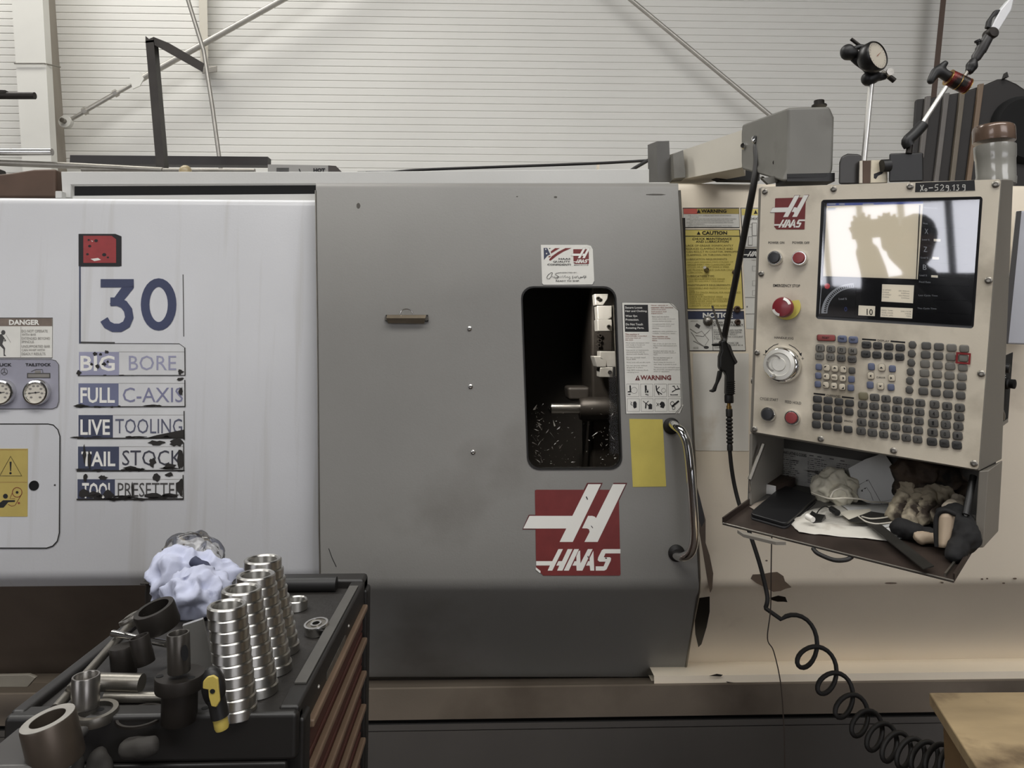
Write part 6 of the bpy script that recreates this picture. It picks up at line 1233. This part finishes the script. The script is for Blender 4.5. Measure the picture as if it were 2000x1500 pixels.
# flat grey part on the machine ledge
tag(slab('ledge_plate', [(-40, 1316), (60, 1314), (75, 1320), (58, 1339), (-40, 1339)], YP(.06), .01, M('ledge_plate_grey', (128, 122, 110), .5, 0, .2, 10), bevel=.002), 'pale plate lying on the machine ledge beyond the brown ring', 'plate')

# ------------------------------------------------------------------ the photographer, seen mirrored in the screen
def refl(x, y, t):
    P = PP(x, y); r = ray(x, y); return P + (r - Pn * (2 * r.dot(Pn))) * t
t_ = 2.35
hd0 = refl(1798, 478, t_); ch = refl(1800, 585, t_); back = (hd0 - PP(1798, 478)).normalized(); back.z = 0; back.normalize()
side = back.cross(Vector((0, 0, 1))).normalized()
if (refl(1880, 585, t_) - refl(1740, 585, t_)).dot(side) < 0: side = -side
H = hd0.z + .13
base = Vector((ch.x, ch.y, 0))
P_ = lambda s, b, z: base + side * s + back * b + Vector((0, 0, z))
sh = H - .30
hL, hR, eL = refl(1690, 478, t_ - .3), refl(1738, 478, t_ - .3), refl(1712, 545, t_ - .12)
J = [(P_(0, 0, H * .54), .15), (P_(0, 0, H * .66), .14), (P_(0, 0, sh - .08), .17), (P_(0, 0, sh + .02), .08), (P_(0, 0, H - .22), .065),
     (P_(.2, 0, sh - .03), .075), (P_(.27, -.1, sh - .27), .055), (hR, .045), (P_(-.2, 0, sh - .03), .075), (eL, .062), (hL, .048),
     (P_(.1, 0, H * .48), .1), (P_(.11, -.02, H * .27), .07), (P_(.11, .02, .08), .05), (P_(.12, -.14, .04), .04), (P_(-.1, 0, H * .48), .1), (P_(-.11, -.02, H * .27), .07), (P_(-.11, .02, .08), .05), (P_(-.12, -.14, .04), .04)]
E_ = [(0, 1), (1, 2), (2, 3), (3, 4), (2, 5), (5, 6), (6, 7), (2, 8), (8, 9), (9, 10), (0, 11), (11, 12), (12, 13), (13, 14), (0, 15), (15, 16), (16, 17), (17, 18)]
per = thing('person', base, 'person in dark clothes holding up a phone, mirrored in the screen', 'person')
me = bpy.data.meshes.new('body'); me.from_pydata([j[0] - base for j in J], E_, []); bo = bpy.data.objects.new('body', me); COL.objects.link(bo); bo.location = base
md = bo.modifiers.new('skin', 'SKIN'); md.use_smooth_shade = True
for v, j in zip(me.skin_vertices[0].data, J): v.radius = (j[1], j[1])
me.skin_vertices[0].data[0].use_root = True
su = bo.modifiers.new('sub', 'SUBSURF'); su.levels = su.render_levels = 2
pm = M('dark_work_clothes', (20, 20, 23), .8); me.materials.append(pm); bo.parent = per; bo.matrix_parent_inverse = PINV[per.name]
skin = M('skin', (84, 64, 54), .6)
blob('head', [(P_(0, 0, H - .1), (.075, .085, .1)), (P_(0, -.02, H - .15), (.06, .07, .08)), (P_(0, -.1, H - .13), .016)], skin, per, .008, .0, 10)
blob('hair', [(P_(0, .012, H - .08), (.082, .092, .1))], M('dark_hair', (16, 14, 13), .8), per, .008, .003, 60)
for s_, hx in ((1, hR), (-1, hL)):
    w0 = hx.copy(); balls = caps(w0, w0 + Vector((0, 0, .05)) - back * .03, .034, .036, 3)
    for f in range(4): balls += caps(w0 + Vector((0, 0, .08)) - back * .04 + side * (f - 1.5) * .018, w0 + Vector((0, 0, .13 + .01 * (f in (1, 2)))) - back * .07 + side * (f - 1.5) * .02, .0095, .008, 4)
    balls += caps(w0 + Vector((0, 0, .03)) + side * .03 * s_, w0 + Vector((0, 0, .08)) + side * .05 * s_ - back * .04, .011, .009, 4)
    blob('hand', balls, skin, per, .005, 0, 10)
w0 = (hL + hR) / 2 - back * .1 + Vector((0, 0, .07))
tag(obj('phone', *prism([w0 - side * .09 + Vector((0, 0, .05)), w0 + side * .09 + Vector((0, 0, .05)), w0 + side * .09 - Vector((0, 0, .03)), w0 - side * .09 - Vector((0, 0, .03))], [q - back * .012 for q in [w0 - side * .09 + Vector((0, 0, .05)), w0 + side * .09 + Vector((0, 0, .05)), w0 + side * .09 - Vector((0, 0, .03)), w0 - side * .09 - Vector((0, 0, .03))]]), black_pl, bevel=.006), 'black phone held up by the photographer', 'phone')
